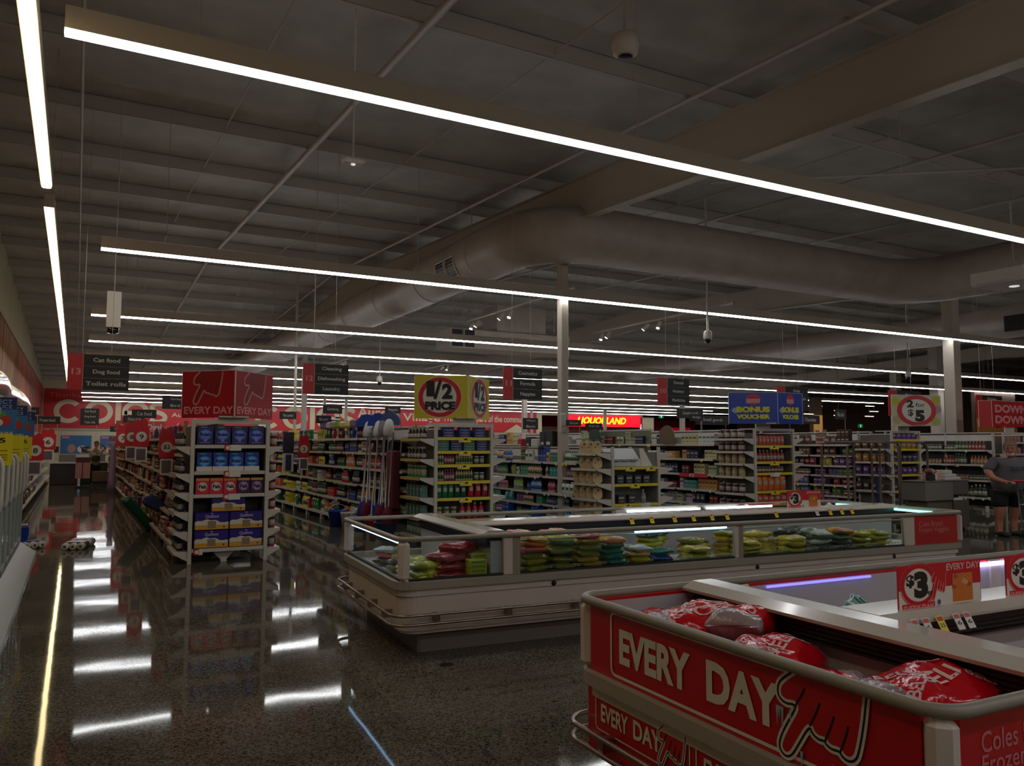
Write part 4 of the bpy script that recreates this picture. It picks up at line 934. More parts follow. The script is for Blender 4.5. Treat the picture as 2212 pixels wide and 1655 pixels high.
saucek = lambda si: ['bottle', 'bottle', 'jar', 'bottle']
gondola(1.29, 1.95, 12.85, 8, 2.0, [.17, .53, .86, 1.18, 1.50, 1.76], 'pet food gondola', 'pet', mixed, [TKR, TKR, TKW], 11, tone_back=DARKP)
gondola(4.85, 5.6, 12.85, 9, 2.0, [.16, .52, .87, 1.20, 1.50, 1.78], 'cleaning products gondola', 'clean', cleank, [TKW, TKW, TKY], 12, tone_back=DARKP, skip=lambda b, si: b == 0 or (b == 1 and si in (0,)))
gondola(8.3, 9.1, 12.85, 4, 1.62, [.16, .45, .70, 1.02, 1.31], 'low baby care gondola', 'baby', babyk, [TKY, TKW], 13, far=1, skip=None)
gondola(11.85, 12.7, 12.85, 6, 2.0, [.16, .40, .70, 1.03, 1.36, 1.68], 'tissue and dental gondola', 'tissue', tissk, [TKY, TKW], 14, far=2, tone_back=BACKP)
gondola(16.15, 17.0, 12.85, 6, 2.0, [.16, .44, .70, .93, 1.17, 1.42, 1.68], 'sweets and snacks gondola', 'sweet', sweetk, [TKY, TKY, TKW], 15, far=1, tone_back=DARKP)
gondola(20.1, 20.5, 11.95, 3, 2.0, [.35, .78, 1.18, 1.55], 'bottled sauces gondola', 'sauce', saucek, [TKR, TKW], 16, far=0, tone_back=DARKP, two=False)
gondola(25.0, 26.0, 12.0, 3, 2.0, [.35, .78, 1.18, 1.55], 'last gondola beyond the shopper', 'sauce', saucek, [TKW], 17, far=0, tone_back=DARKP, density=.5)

# open shelves on the timber wall
def wall_shelves():
    R = random.Random(3)
    for b in range(8):
        L_ = 3.6; y = 15.6+b*3.62
        t = thing('wall_shelving', '%s unit of open shelving along the timber wall' % ORD[b], 'shelf unit', (-2.05, y, 0), 0, 'open shelving along the timber wall')
        link('back_panel', gm(('wall_back_panel',), lambda: MB().box(0, .03, 0, 3.6, .1, 2.1, WHITE).box(0, .8, 3.57, 3.6, .1, 1.9, WHITE)), t)
        for si, z in enumerate((.18, .55, .9, 1.25, 1.6)):
            link('shelf', gm(('wall_shelf', si), lambda: MB().box(.03, 1.05-.07*si, 0, 3.6, -.02, 0, SHELF).box(1.05-.07*si, 1.06-.07*si, 0, 3.6, -.045, .005, WHITE)), t, (0, 0, z))
            if b > 3: continue
            yy = y+.05
            while yy < y+L_-.3:
                k = R.choice(['bag', 'box', 'pouch']); c = R.choice(PALS['pet']); q = R.uniform(.4, .7)
                run(k, c[0], c[1], (-1.02-.07*si-.06, yy, z), (0, 1, 0), q, .33, PI/2, 'on the %s shelf of the %s wall unit' % (ORD[si], ORD[b]), R); yy += q
wall_shelves()

def fin(x, y, z0, z1, w_, num, label, white=True):
    t = thing('promo_fin', label, 'sign', (x, y, z0), 0, 'red price fins'); h = z1-z0; mb = MB()
    mb.prism(rrect(-w_/2, w_/2, 0, h*.62, .03, 3), -.004, .004, RED, 'y'); mb.prism(smooth2([(-w_*.42, h*.58), (-w_*.46, h*.72), (-w_*.3, h*.86), (-w_*.05, h*.74), (w_*.15, h*.86), (w_*.4, h*.76), (w_*.42, h*.58)], 2, True), -.0035, .0035, RED, 'y')
    b = mb.obj('panel', t); mb = MB(); disc(mb, 0, h*.30, w_*.36, -.0055, SWHITE, w_*.36); text(mb, num, -w_*.13-(len(num)-1)*w_*.09, w_*.15+(len(num)-1)*w_*.06, h*.30-w_*.17, h*.30+w_*.17, -.0065, INK, .02)
    stroke(mb, [(w_*.44*math.cos(a*PI/12), h*.30+w_*.44*math.sin(a*PI/12)) for a in range(13)], .006, -.0055, PALER); stroke(mb, smooth2([(-w_*.4, h*.7), (-w_*.3, h*.9), (0, h*.78), (w_*.3, h*.9), (w_*.42, h*.7)], 2), .006, -.0055, PALER)
    mb.obj('print', b)
    if white: MB().box(-w_*.4, w_*.4, -.012, .012, -h*.45, -.01, SWHITE).box(-w_*.3, w_*.3, -.013, -.012, -h*.40, -h*.06, M('dispenser_grey', (110, 100, 110))).obj('ticket_holder', t)
fin(1.22, 13.1, 1.44, 2.0, .22, '$2', 'red price fin reading two dollars beside the front of the pet food gondola')
fin(1.15, 17.4, 1.60, 2.26, .28, '9', 'red price fin with a nine on the pet food gondola'); fin(1.14, 20.3, 1.61, 2.3, .30, '8', 'red price fin with an eight on the pet food gondola'); fin(1.12, 23.6, 1.6, 2.3, .34, '7', 'red price fin with a seven on the pet food gondola', False)
fin(-.95, 25.5, 1.2, 2.1, .42, '8', 'red price fin with an eight on the timber wall shelves'); fin(-.85, 33, 1.45, 2.35, .5, '6', 'red price fin with a six on the timber wall shelves')
fin(4.72, 18.8, 1.35, 2.0, .26, '2', 'red price fin with a white cap on the cleaning products gondola')
t = thing('ticket_machine', 'dark upright coupon holder beside the red fin on the cleaning products gondola', 'dispenser', (4.68, 20.2, .98))
MB().box(-.13, .13, -.03, .03, .45, .98, M('holder_dark', (44, 36, 60))).box(-.13, .13, -.04, .03, .0, .45, SWHITE).box(-.07, .07, -.045, -.04, .02, .42, M('holder_blue', (50, 56, 110))).obj('body', t)
t = thing('brand_arch', 'pale red board with white letters lying along the far pet food shelves', 'sign', (1.2, 30, 2.02)); MB().box(0, 1.5, 0, .03, 0, .42, PALER).obj('panel', t); mb = MB(); text(mb, 'Red Hot', .1, .9, .12, .32, -.004, SWHITE, .02); text(mb, 'Deal', .95, 1.4, .12, .32, -.004, SWHITE, .02); mb.obj('lettering', t)

# ---- display ends
def endcap(x0, x1, ht, zs, desc, lip, side_zs, wing=.26, lip_mat=WHITE, back=BACKP, topbar=True, y0=11.9, dp=.88):
    side_m = lip if lip else WHITE
    t = thing('display_end', desc, 'shelf unit', (x0, y0, 0), 0, 'display ends of the gondolas'); W_ = x1-x0
    for x in (0, W_):
        for y in (0, dp): MB().box(x-.026, x+.026, y-.02, y+.02, 0, ht, WHITE).obj('post', t)
    MB().box(.03, W_-.03, dp/2-.02, dp/2+.02, .15, ht-.1, back).box(.0, .03, .05, dp-.05, .15, ht-.1, back).box(W_-.03, W_, .05, dp-.05, .15, ht-.1, back).obj('back_panel', t)
    if topbar: MB().box(.02, W_-.02, -.015, .015, ht-.06, ht-.01, WHITE).box(.02, W_-.02, .0, dp/2, ht-.02, ht, SHELF).obj('top_bar', t)
    for z in zs:
        s = MB().box(.03, W_-.03, .0, dp/2-.03, z-.02, z, SHELF).box(.03, W_-.03, -.016, .0, z-.045, z+.004, lip_mat).obj('shelf', t)
    for z in side_zs:
        for sgn, xx in ((-1, 0), (1, W_)):
            mb = MB(); a, b = sorted((xx+sgn*.026, xx+sgn*wing)); mb.box(a, b, .03, dp-.03, z-.015, z, SHELF)
            a, b = sorted((xx+sgn*wing, xx+sgn*(wing+.012))); mb.box(a, b, .03, dp-.03, z-.04, z+.004, side_m if sgn < 0 else WHITE)
            mb.prism([(xx+sgn*.026, z), (xx+sgn*wing, z), (xx+sgn*wing, z-.03), (xx+sgn*.026, z-.13)], .0, .012, WHITE, 'y'); mb.prism([(xx+sgn*.026, z), (xx+sgn*wing, z), (xx+sgn*wing, z-.03), (xx+sgn*.026, z-.13)], dp-.03, dp-.018, WHITE, 'y')
            mb.obj('side_shelf', t)
    mb = MB(); mb.prism([(W_*.3, .16), (W_*.62, .16), (W_*.5, .03), (W_*.42, .03)], .1, .14, WHITE, 'y'); mb.box(W_*.42, W_*.5, .08, .16, 0, .03, WHITE); mb.obj('centre_foot', t)
    return t
SD = [.15, .42, .71, 1.0, 1.3, 1.62]
EA = endcap(1.44, 2.46, 2.0, [.20, .95, 1.27, 1.64], 'white display end stacked with dishwasher tablets, washing powder and toilet paper', None, [.17, .44, .71, .98, 1.24, 1.62], .2)
YL = M('lip_yellow', (226, 206, 50), .4)
EB = endcap(5.11, 6.12, 2.0, [.18, .44, .79, 1.06, 1.33, 1.55, 1.77], 'white display end with yellow shelf edges under the half price sign', M('lip_tan', (190, 160, 70), .5), [.18, .48, .80, 1.12, 1.42, 1.75], .27, YL)
EC = endcap(8.60, 9.66, 1.62, [.2, .58, .94, 1.25], 'lower white display end with cream jugs on its side shelves', None, [.40, .67, .95, 1.22, 1.50], .34, YL, M('grey_slats', (130, 128, 124)), False)
ED = endcap(12.15, 13.25, 2.0, [.2, .46, .72, 1.09, 1.32, 1.65], 'white display end with yellow shelf edges under the bonus voucher sign', None, [.35, .68, 1.02, 1.28, 1.53, 1.79], .3, YL)
EE = endcap(16.45, 17.45, 2.0, [.3, .62, .99, 1.28, 1.58, 1.80], 'white display end full of purple packets under the two for five dollars board', None, [.62, .99, 1.28, 1.58], .22, YL)
EF = endcap(20.85, 21.85, 2.0, [.3, .7, 1.1, 1.45, 1.75], 'display end partly hidden by the shopper under the down down board', None, [.7, 1.1, 1.45], .18)
for e, x, z, m, ws in ((EA, .42, 1.645, RED, (.05, .16)), (EA, .42, 1.275, RED, (.05, .16)), (EA, .42, .955, RED, (.05, .16)), (EA, .05, .205, RED, (.05, .05)),
                   (EB, .40, 1.775, YEL, (.2, 0)), (EB, .40, 1.555, YEL, (.2, 0)), (EB, .38, 1.335, YEL, (.2, 0)), (EB, .42, 1.065, YEL, (.2, 0)), (EB, .42, .795, YEL, (.2, 0)), (EB, .4, .445, YEL, (.2, 0)),
                   (EC, .28, 1.255, YEL, (.2, 0)), (EC, .75, 1.255, YEL, (.2, 0)), (EC, .38, .945, YEL, (.2, 0)), (EC, .2, .585, YEL, (.2, 0)), (EC, .62, .585, SWHITE, (.2, 0)),
                   (ED, .4, 1.655, YEL, (.25, 0)), (ED, .4, 1.325, YEL, (.25, 0)), (ED, .4, 1.095, SWHITE, (.25, 0)), (ED, .4, .725, YEL, (.25, 0)), (EE, .1, 1.585, YEL, (.1, 0)), (EE, .1, 1.285, YEL, (.1, 0)), (EE, .1, .995, YEL, (.1, 0))):
    mb = MB().box(x, x+ws[0]+.02, -.021, -.017, z-.085, z+.0, m)
    if ws[1]: mb.box(x+ws[0]+.02, x+ws[0]+ws[1]+.02, -.021, -.017, z-.085, z, SWHITE)
    disc(mb, x+.045, z-.042, .032, -.0225, SWHITE); stroke(mb, [(x+.045+.032*math.cos(a), z-.042+.032*math.sin(a)) for a in [k*PI/8 for k in range(16)]], .006, -.023, RED, closed=True)
    if m is YEL: mb.box(x+.10, x+.15, -.0225, -.022, z-.05, z-.02, INK)
    mb.obj('price_ticket', e)

# goods on the display ends
def hero(name, label, cat, loc, grp, mb, deco):
    o = mb.obj(name, None, loc); tag(o, label, cat, grp); deco.obj('print', o); return o
y0 = 11.93
def tablet_box(i, x, z, w_, h_, base, glow, tray, label):
    mb = MB().bbox(0, w_, 0, .16, 0, h_, M('tablet_'+base[0], base[1], .35), .003); d = MB()
    disc(d, w_*.5, h_*.52, h_*.30, -.0015, M('glow_'+base[0], glow, .4), w_*.42); disc(d, w_*.5, h_*.53, h_*.22, -.002, M('glow2_'+base[0], tuple(min(255, v+60) for v in glow), .4), w_*.34)
    text(d, 'finish', w_*.14, w_*.86, h_*.44, h_*.64, -.003, M('brand_navy', (20, 26, 90)), .05); disc(d, w_*.5, h_*.26, h_*.09, -.002, M('glow2_'+base[0])); d.box(w_*.2, w_*.8, -.002, -.0015, h_*.10, h_*.14, M('tab_strip', (150, 110, 190) if base[0] == 'violet' else (90, 170, 210)))
    d.box(w_*.2, w_*.6, -.002, -.0015, h_*.88, h_*.94, M('tab_green', (70, 160, 120)))
    if tray: d.box(-.004, w_+.004, -.006, -.003, -.0, .065, SWHITE)
    hero('tablet_box', label, 'box', (x, y0, z), 'dishwasher tablet boxes', mb, d)
for i in range(4):
    tablet_box(i, 1.50+.232*i, 1.645, .215, .27, ('violet', (36, 22, 92)), (60, 90, 190), False, 'dark violet dishwasher tablet box on the top shelf, %s from the pet food side' % ORD[i])
    tablet_box(i, 1.505+.215*i, 1.275, .20, .265, ('azure', (14, 50, 140)), (40, 110, 200), True, 'bright blue dishwasher tablet box in a white tray, %s from the pet food side' % ORD[i])
for i in range(5):
    rd = i < 3; w_, h_ = .178, .225; mb = MB().bbox(0, w_, 0, .14, 0, h_, M('powder_red', (220, 40, 70), .4) if rd else M('powder_plum', (70, 20, 60), .4), .003); d = MB()
    d.box(.004, w_-.004, -.0015, -.001, h_*.82, h_*.96, M('powder_gold', (220, 150, 40)))
    for k in range(7): a = 2*PI*k/7; disc(d, w_*(.5+.2*math.cos(a)), h_*(.46+.16*math.sin(a)), h_*.13, -.0016, SWHITE if rd else M('powder_lilac', (180, 150, 200)), w_*.16, 14)
    disc(d, w_*.5, h_*.46, h_*.2, -.0018, SWHITE if rd else M('powder_lilac'), w_*.28)
    text(d, 'Fab', w_*.22, w_*.80, h_*.34, h_*.58, -.0026, INK, .05)
    hero('powder_box', '%s washing powder box, %s from the pet food side of its shelf' % ('pink and red' if rd else 'dark plum', ORD[i]), 'box', (1.50+.185*i, y0, .955), 'washing powder boxes', mb, d)
def quilt(x, z, w_, h_, label):
    T_ = M('pack_indigo', (52, 34, 130), .3, coat=.3); mb = MB().bbox(0, w_, 0, .2, 0, h_, T_, .012); d = MB(); ph = x*9
    zt = lambda u: .33+.20*abs(math.sin(u*PI*1.0+.4))+.03*math.sin(u*23)
    n = 24; pts = [(w_*(.01+.98*k/n), h_*(zt(k/n)+.05)) for k in range(n+1)]
    d.add([(p[0], -.0016, p[1]) for p in pts]+[(w_*.99, -.0016, h_*.26), (w_*.01, -.0016, h_*.26)], [tuple(range(n+3))], M('pack_cream', (224, 214, 190), .4))
    d.add([(w_*.01, -.0016, h_*.03), (w_*.99, -.0016, h_*.03)]+[(w_*(.99-.98*k/12), -.0016, h_*(.26+.02*math.sin(k*1.9))) for k in range(13)], [tuple(range(15))], M('pack_amber', (226, 160, 40), .4))
    text(d, 'Quilton', w_*.30, w_*.70, h_*.66, h_*.86, -.003, M('print_lilac', (190, 180, 220)), .03); d.box(w_*.38, w_*.62, -.003, -.002, h_*.10, h_*.5, M('pack_window', (150, 130, 100), .3)); disc(d, w_*.86, h_*.46, h_*.05, -.003, INK); disc(d, w_*.86, h_*.16, h_*.05, -.003, M('ink_brown', (60, 30, 20))); disc(d, w_*.5, h_*.94, h_*.03, -.003, M('print_lilac'), w_*.04)
    hero('toilet_roll_pack', label, 'toilet roll pack', (x, y0-.01, z), 'indigo toilet roll packs', mb, d)
quilt(1.50, .205, .455, .245, 'indigo and gold toilet roll pack on the bottom shelf, pet food side'); quilt(1.965, .205, .455, .245, 'indigo and gold toilet roll pack on the bottom shelf, cleaning aisle side')
quilt(1.50, .455, .455, .245, 'indigo and gold toilet roll pack in the second layer, pet food side'); quilt(1.965, .455, .455, .245, 'indigo and gold toilet roll pack in the second layer, cleaning aisle side')
quilt(1.715, .705, .46, .225, 'single indigo toilet roll pack on top of the pile')
RB = random.Random(8)
def row(x0, n, step, z, kind, dims, col, rgb, where, stack=1, y=y0):
    for i in range(n):
        for k in range(stack): put(kind, dims, col, rgb, (x0+step*(i+.5), y+dims[1]/2, z+k*dims[2]+.001), 0, '%s %s %s' % (col, NOUN[kind][1], where), '%s %s %s' % (col, NOUN[kind][2], where))
H = 'of the half price end'
row(5.23, 1, .24, 1.775, 'carton', (.2, .1, .045), 'deep blue', (30, 50, 130), 'in the first stack, top shelf '+H, 4); row(5.52, 1, .24, 1.775, 'carton', (.2, .1, .045), 'deep blue', (30, 50, 130), 'in the middle stack, top shelf '+H, 4); row(5.8, 1, .24, 1.775, 'carton', (.2, .1, .045), 'deep blue', (30, 50, 130), 'in the last stack, top shelf '+H, 4)
for i, (c, r) in enumerate((('sea green', (40, 110, 100)), ('ink blue', (26, 44, 110)), ('sea green', (44, 112, 90)), ('ink blue', (30, 40, 120)))): row(5.14+.235*i, 1, .23, 1.555, 'carton', (.21, .1, .042), c, r, 'in the %s stack, second shelf down %s' % (ORD[i], H), 4)
for z, w_ in ((1.335, 'third shelf down'), (1.065, 'fourth shelf down')):
    row(5.14, 3, .045, z, 'bottle', (.04, .04, .19), 'cream', (190, 170, 120), 'slim, at the start, %s %s' % (w_, H)); row(5.28, 4, .045, z, 'bottle', (.042, .042, .185), 'magenta', (150, 30, 100), 'slim, on the %s %s' % (w_, H))
    row(5.48, 7, .045, z, 'bottle', (.04, .04, .19), 'cream', (190, 170, 120), 'slim, past the magenta ones, %s %s' % (w_, H)); row(5.82, 2, .1, z, 'can', (.08, .08, .13), 'steel blue', (70, 90, 100), 'on the %s %s' % (w_, H))
row(5.14, 3, .105, .795, 'pouch', (.1, .06, .24), 'bottle green', (16, 110, 60), 'on the fifth shelf down '+H); row(5.46, 2, .11, .795, 'pouch', (.1, .06, .23), 'forest green', (14, 76, 46), 'on the fifth shelf down '+H); row(5.70, 3, .13, .795, 'pouch', (.1, .06, .25), 'cherry red', (190, 16, 50), 'on the fifth shelf down '+H)
row(5.14, 3, .13, .445, 'tub', (.11, .09, .2), 'moss green', (110, 130, 40), 'on the sixth shelf down '+H); row(5.56, 4, .115, .445, 'bottle', (.1, .09, .26), 'ruby red', (190, 20, 60), 'on the sixth shelf down '+H); row(5.16, 7, .12, .185, 'bottle', (.1, .09, .22), 'white', (200, 200, 196), 'on the bottom shelf '+H)
def wingrow(x, n, z, kind, dims, col, rgb, where, step=None, y1=12.72):
    step = step or dims[0]+.02
    for i in range(n): put(kind, dims, col, rgb, (x, 12.0+step*(i+.5), z+.001), -PI/2, '%s %s %s' % (col, NOUN[kind][1], where), '%s %s %s' % (col, NOUN[kind][2], where))
for z, k, c, r, w_ in ((1.75, 'spray', 'black', (24, 26, 28), 'top'), (1.42, 'spray', 'black', (24, 26, 28), 'second'), (1.12, 'tub', 'leaf green', (60, 140, 50), 'third'), (.80, 'box', 'sage', (90, 130, 120), 'fourth'), (.48, 'box', 'sage', (90, 130, 120), 'fifth'), (.18, 'tub', 'teal', (40, 120, 120), 'lowest')):
    wingrow(4.98, 5, z, k, (.09, .1, .2), c, r, 'on the %s side shelf of the half price display end' % w_, .15)
for i, (z, n) in enumerate(((1.50, 3), (1.22, 3), (.95, 4), (.67, 4), (.40, 3))):
    for k in range(n): put('jug', (.17, .10, .25), 'cream', (214, 186, 142), (8.40, 12.05+.22*k+.04, z+.001), -.62, 'cream handled jug on side shelf %s from the top' % ORD[i], 'cream handled jugs, side shelf %s from the top' % ORD[i])
for i, (z, c, r) in enumerate(((1.79, 'dark cherry', (80, 20, 34)), (1.53, 'dark cherry', (84, 22, 34)), (1.28, 'honey', (190, 150, 80)), (1.02, 'honey', (200, 160, 84)), (.68, 'dark cherry', (90, 24, 34)), (.35, 'dark cherry', (90, 24, 34)))):
    wingrow(11.98, 4, z, 'jar', (.13, .13, .19), c, r, 'on the %s side shelf of the voucher display end' % ORD[i], .19)
V = 'of the voucher display'
row(12.2, 8, .105, 1.655, 'pouch', (.095, .06, .2), 'rose', (200, 90, 80), 'on the top shelf '+V); row(12.2, 8, .105, 1.325, 'bottle', (.09, .09, .23), 'brick red', (170, 60, 60), 'on the second shelf down '+V)
row(12.2, 9, .09, 1.095, 'jar', (.08, .08, .12), 'dark red', (96, 24, 34), 'on the third shelf down '+V); row(12.22, 5, .17, .725, 'bag', (.16, .08, .31), 'orange', (220, 110, 50), 'on the fourth shelf down '+V); row(12.22, 5, .17, .465, 'bag', (.16, .08, .2), 'coral', (206, 80, 60), 'on the fifth shelf down '+V)
for i, z in enumerate((1.255, .945)):
    row(8.7, 4 if i == 0 else 2, .2 if i == 0 else .24, .945 if i == 0 else .585, 'box', (.15, .1, .155), 'white and navy', (60, 60, 76), 'on the %s shelf of the jug display end' % ['middle', 'lower'][i])
row(9.28, 1, .14, .585, 'bottle', (.12, .1, .24), 'grey', (130, 140, 140), 'standing alone on the jug display end')
E_ = 'of the purple packet display'
for i, (z, c, r, k) in enumerate(((1.80, 'violet', (130, 80, 190), 'bag'), (1.58, 'golden', (190, 140, 50), 'bag'), (1.28, 'navy', (50, 50, 90), 'box'), (.99, 'plum', (90, 50, 120), 'bag'), (.62, 'dark blue', (50, 50, 96), 'bag'), (.3, 'dark blue', (44, 48, 84), 'box'))):
    row(16.5, 5, .18, z, k, (.16, .08, .17), c, r, 'on shelf %s down %s' % (ORD[i], E_))
for i, z in enumerate((1.75, 1.45, 1.1)): row(20.9, 5, .16, z, 'box', (.14, .1, .16), 'pale red', (190, 120, 120), 'on shelf %s down of the display end behind the shopper' % ORD[i])
for i, (z, c, r) in enumerate(((1.58, 'brown', (100, 60, 40)), (1.28, 'amber', (170, 110, 40)), (.99, 'plum', (90, 50, 120)), (.62, 'dark brown', (66, 40, 30)))): wingrow(16.34, 4, z, 'bag', (.16, .09, .2), c, r, 'on side shelf %s of the purple packet display end' % ORD[i], .2)
# small bottles on the pet food display's side shelves
for i, z in enumerate((.17, .44, .71, .98, 1.24, 1.62)): wingrow(1.33, 5, z, 'bottle', (.085, .08, .21), 'navy', (26, 36, 70), 'on side shelf %s up, next to the pet food' % ORD[i], .15)
for i, z in enumerate((.17, .44, .71, .98, 1.24, 1.62)):
    for k in range(5): put('tub', (.1, .1, .18), 'crimson', (150, 30, 44), (2.57, 12.05+.15*k, z+.001), PI/2, 'crimson tub on side shelf %s up, cleaning aisle side' % ORD[i], 'crimson tubs on side shelf %s up, cleaning aisle side' % ORD[i])
# printed risers on the low display end
t = thing('display_riser', 'white sloping tester display on top of the low jug display end', 'display', (8.64, 11.95, 1.26))
MB().prism([(0, 0), (.35, 0), (.35, .33)], 0, .72, M('riser_white', (200, 200, 200), .4), 'x').box(0, .95, .36, .38, 0, .34, M('grey_slats')).obj('base', t)
mb = MB()
for k in range(3): mb.box(.05+.2*k, .21+.2*k, .03, .25, .1, .13, M('tray_grey', (150, 154, 150)))
mb.prism([(.66, 0), (.92, 0), (.70, .33), (.62, .33)], .0, .02, SWHITE, 'y'); mb.obj('tray', t)

# ================================================================== boards on top of the display ends
def vboard(name, label, pts, z0, z1, mat, deco, edge=SWHITE, sx=0):
    t = thing(name, label, 'promotional sign', (pts[1][0], pts[1][1], z0), 0, 'folded boards above the display ends'); h = z1-z0
    for k in range(len(pts)-1):
        a, b = Vector(pts[k]), Vector(pts[k+1]); d = b-a; w_ = d.length; ang = math.atan2(d.y, d.x)
        T = Matrix.Translation((a.x-pts[1][0], a.y-pts[1][1], 0)) @ Matrix.Rotation(ang, 4, 'Z')
        p = MB().box(0, w_, 0, .012, 0, h, mat, T=T).box(0, w_, -.002, .014, h, h+.008, edge, T=T).box(-.004, .004, -.004, .014, 0, h, edge, T=T).obj('panel', t)
        mb = MB(); deco(mb, w_, h, T, k); mb.obj('print', p)
    q = 11.95-pts[1][1]; MB().box(sx-.2, sx+.2, .02, q, .0, .02, WHITE).box(sx-.2, sx+.2, q-.03, q, 2.0-z0, .02, WHITE).obj('stand', t); return t
def dA(mb, w_, h, T, k):
    hand(mb, w_*.22 if k else w_*.22, w_*.80 if k else w_*.76, h*.28, h*.99, -.003, M('hand_red', (150, 22, 34), .4), INK, .006, M('outline_pale', (236, 190, 180), .5), T=T)
    for c in ((.35, .75), (.5, .8), (.6, .83)): pass
    text(mb, 'EVERY DAY', w_*.05, w_*.97, h*.08, h*.24, -.003, M('print_pink', (236, 150, 150)), .03, T)
vboard('promo_board', 'folded red board with two pointing hands above the toilet paper display', [(1.33, 12.37), (1.966, 11.76), (2.624, 12.43)], 2.03, 2.70, M('board_red', (176, 16, 30), .4), dA)
def dB(mb, w_, h, T, k):
    rx = w_*.40 if not k else w_*.38; cx = w_*.47 if not k else w_*.52
    disc(mb, cx, h*.5, h*.485, -.002, SWHITE, rx*1.03, T=T); disc(mb, cx, h*.5, h*.47, -.003, RED, rx, T=T); disc(mb, cx, h*.5, h*.37, -.004, SWHITE, rx*.78, T=T)
    for dx, dz, m, yy in ((.010, -.012, M('shadow_grey', (150, 148, 144)), -.005), (0, 0, INK, -.0062)):
        text(mb, '1', cx-rx*.62+dx, cx-rx*.25+dx, h*.52+dz, h*.88+dz, yy, m, .04, T); text(mb, '/', cx-rx*.30+dx, cx+rx*.10+dx, h*.46+dz, h*.9+dz, yy, m, .02, T)
        text(mb, '2', cx+rx*.10+dx, cx+rx*.58+dx, h*.46+dz, h*.82+dz, yy, m, .05, T); text(mb, 'PRICE', cx-rx*.68+dx, cx+rx*.72+dx, h*.20+dz, h*.40+dz, yy, m, .06, T)
vboard('promo_board', 'folded yellow board reading half price in a red ring', [(4.85, 12.2), (5.62, 11.76), (6.34, 12.42)], 2.08, 2.78, M('board_yellow', (214, 196, 30), .45), dB)
def dD(mb, w_, h, T, k):
    if k < 2:
        cx = w_*.5; disc(mb, cx, h*.78, h*.18, -.002, M('voucher_pink', (200, 50, 70)), w_*.15, T=T); mb.box(w_*.36, w_*.64, -.003, -.0025, h*.66, h*.80, M('voucher_pale', (220, 150, 160)), T)
        for dx, dz, m, yy in ((.008, -.01, M('navy', (20, 36, 90)), -.004), (0, 0, M('print_yellow', (226, 216, 40)), -.005)):
            text(mb, 'BONUS', w_*.16+dx, w_*.84+dx, h*.36+dz, h*.55+dz, yy, m, .07, T); text(mb, 'VOUCHER', w_*.16+dx, w_*.84+dx, h*.15+dz, h*.30+dz, yy, m, .06, T)
        mb.add([tuple(T @ Vector(v)) for v in ((w_*.05, -.003, h*.42), (w_*.11, -.003, h*.52), (w_*.18, -.003, h*.5), (w_*.18, -.003, h*.34), (w_*.12, -.003, h*.34))], [(0, 1, 2, 3, 4)], M('print_pale_blue', (150, 180, 220)))
vboard('promo_board', 'folded blue board reading bonus voucher in yellow', [(11.6, 12.05), (12.42, 11.52), (13.2, 11.58), (13.34, 11.75)], 2.09, 2.72, M('board_blue', (20, 60, 170), .3), dD)
def dE(mb, w_, h, T, k):
    cx = w_*.50; R = random.Random(2)
    for c, x, z in (((206, 196, 40), .08, .8), ((190, 150, 170), .92, .55), ((206, 190, 60), .9, .85), ((180, 190, 90), .88, .15), ((200, 180, 120), .1, .2)): disc(mb, w_*x, h*z, h*.14, -.002, M('petal_%d' % sum(c), c), w_*.09, T=T)
    disc(mb, cx, h*.5, h*.5, -.003, RED, w_*.40, T=T); disc(mb, cx, h*.5, h*.37, -.004, SWHITE, w_*.30, T=T)
    text(mb, '2', cx-w_*.20, cx-w_*.06, h*.60, h*.84, -.005, INK, .05, T); text(mb, 'for', cx-w_*.02, cx+w_*.17, h*.62, h*.76, -.005, M('print_dark', (60, 50, 46)), .01, T)
    text(mb, '$', cx-w_*.18, cx-w_*.07, h*.30, h*.54, -.005, INK, .02, T); text(mb, '5', cx-w_*.04, cx+w_*.16, h*.14, h*.52, -.005, INK, .07, T)
vboard('promo_board', 'pale flowery board reading two for five dollars', [(16.15, 11.65), (17.42, 11.31)], 2.10, 2.80, M('board_cream', (206, 200, 170), .45), dE, sx=-.5)
def dF(mb, w_, h, T, k):
    if k != 1: return
    text(mb, 'DOWN', w_*.08, w_*.95, h*.54, h*.86, -.003, M('print_pink'), .05, T); text(mb, 'DOWN', w_*.08, w_*.95, h*.12, h*.44, -.003, M('print_pink'), .05, T)
vboard('promo_board', 'big red board reading down down in pink letters', [(20.1, 12.05), (20.30, 11.83), (22.0, 11.86)], 2.14, 2.80, RED, dF, sx=.9)

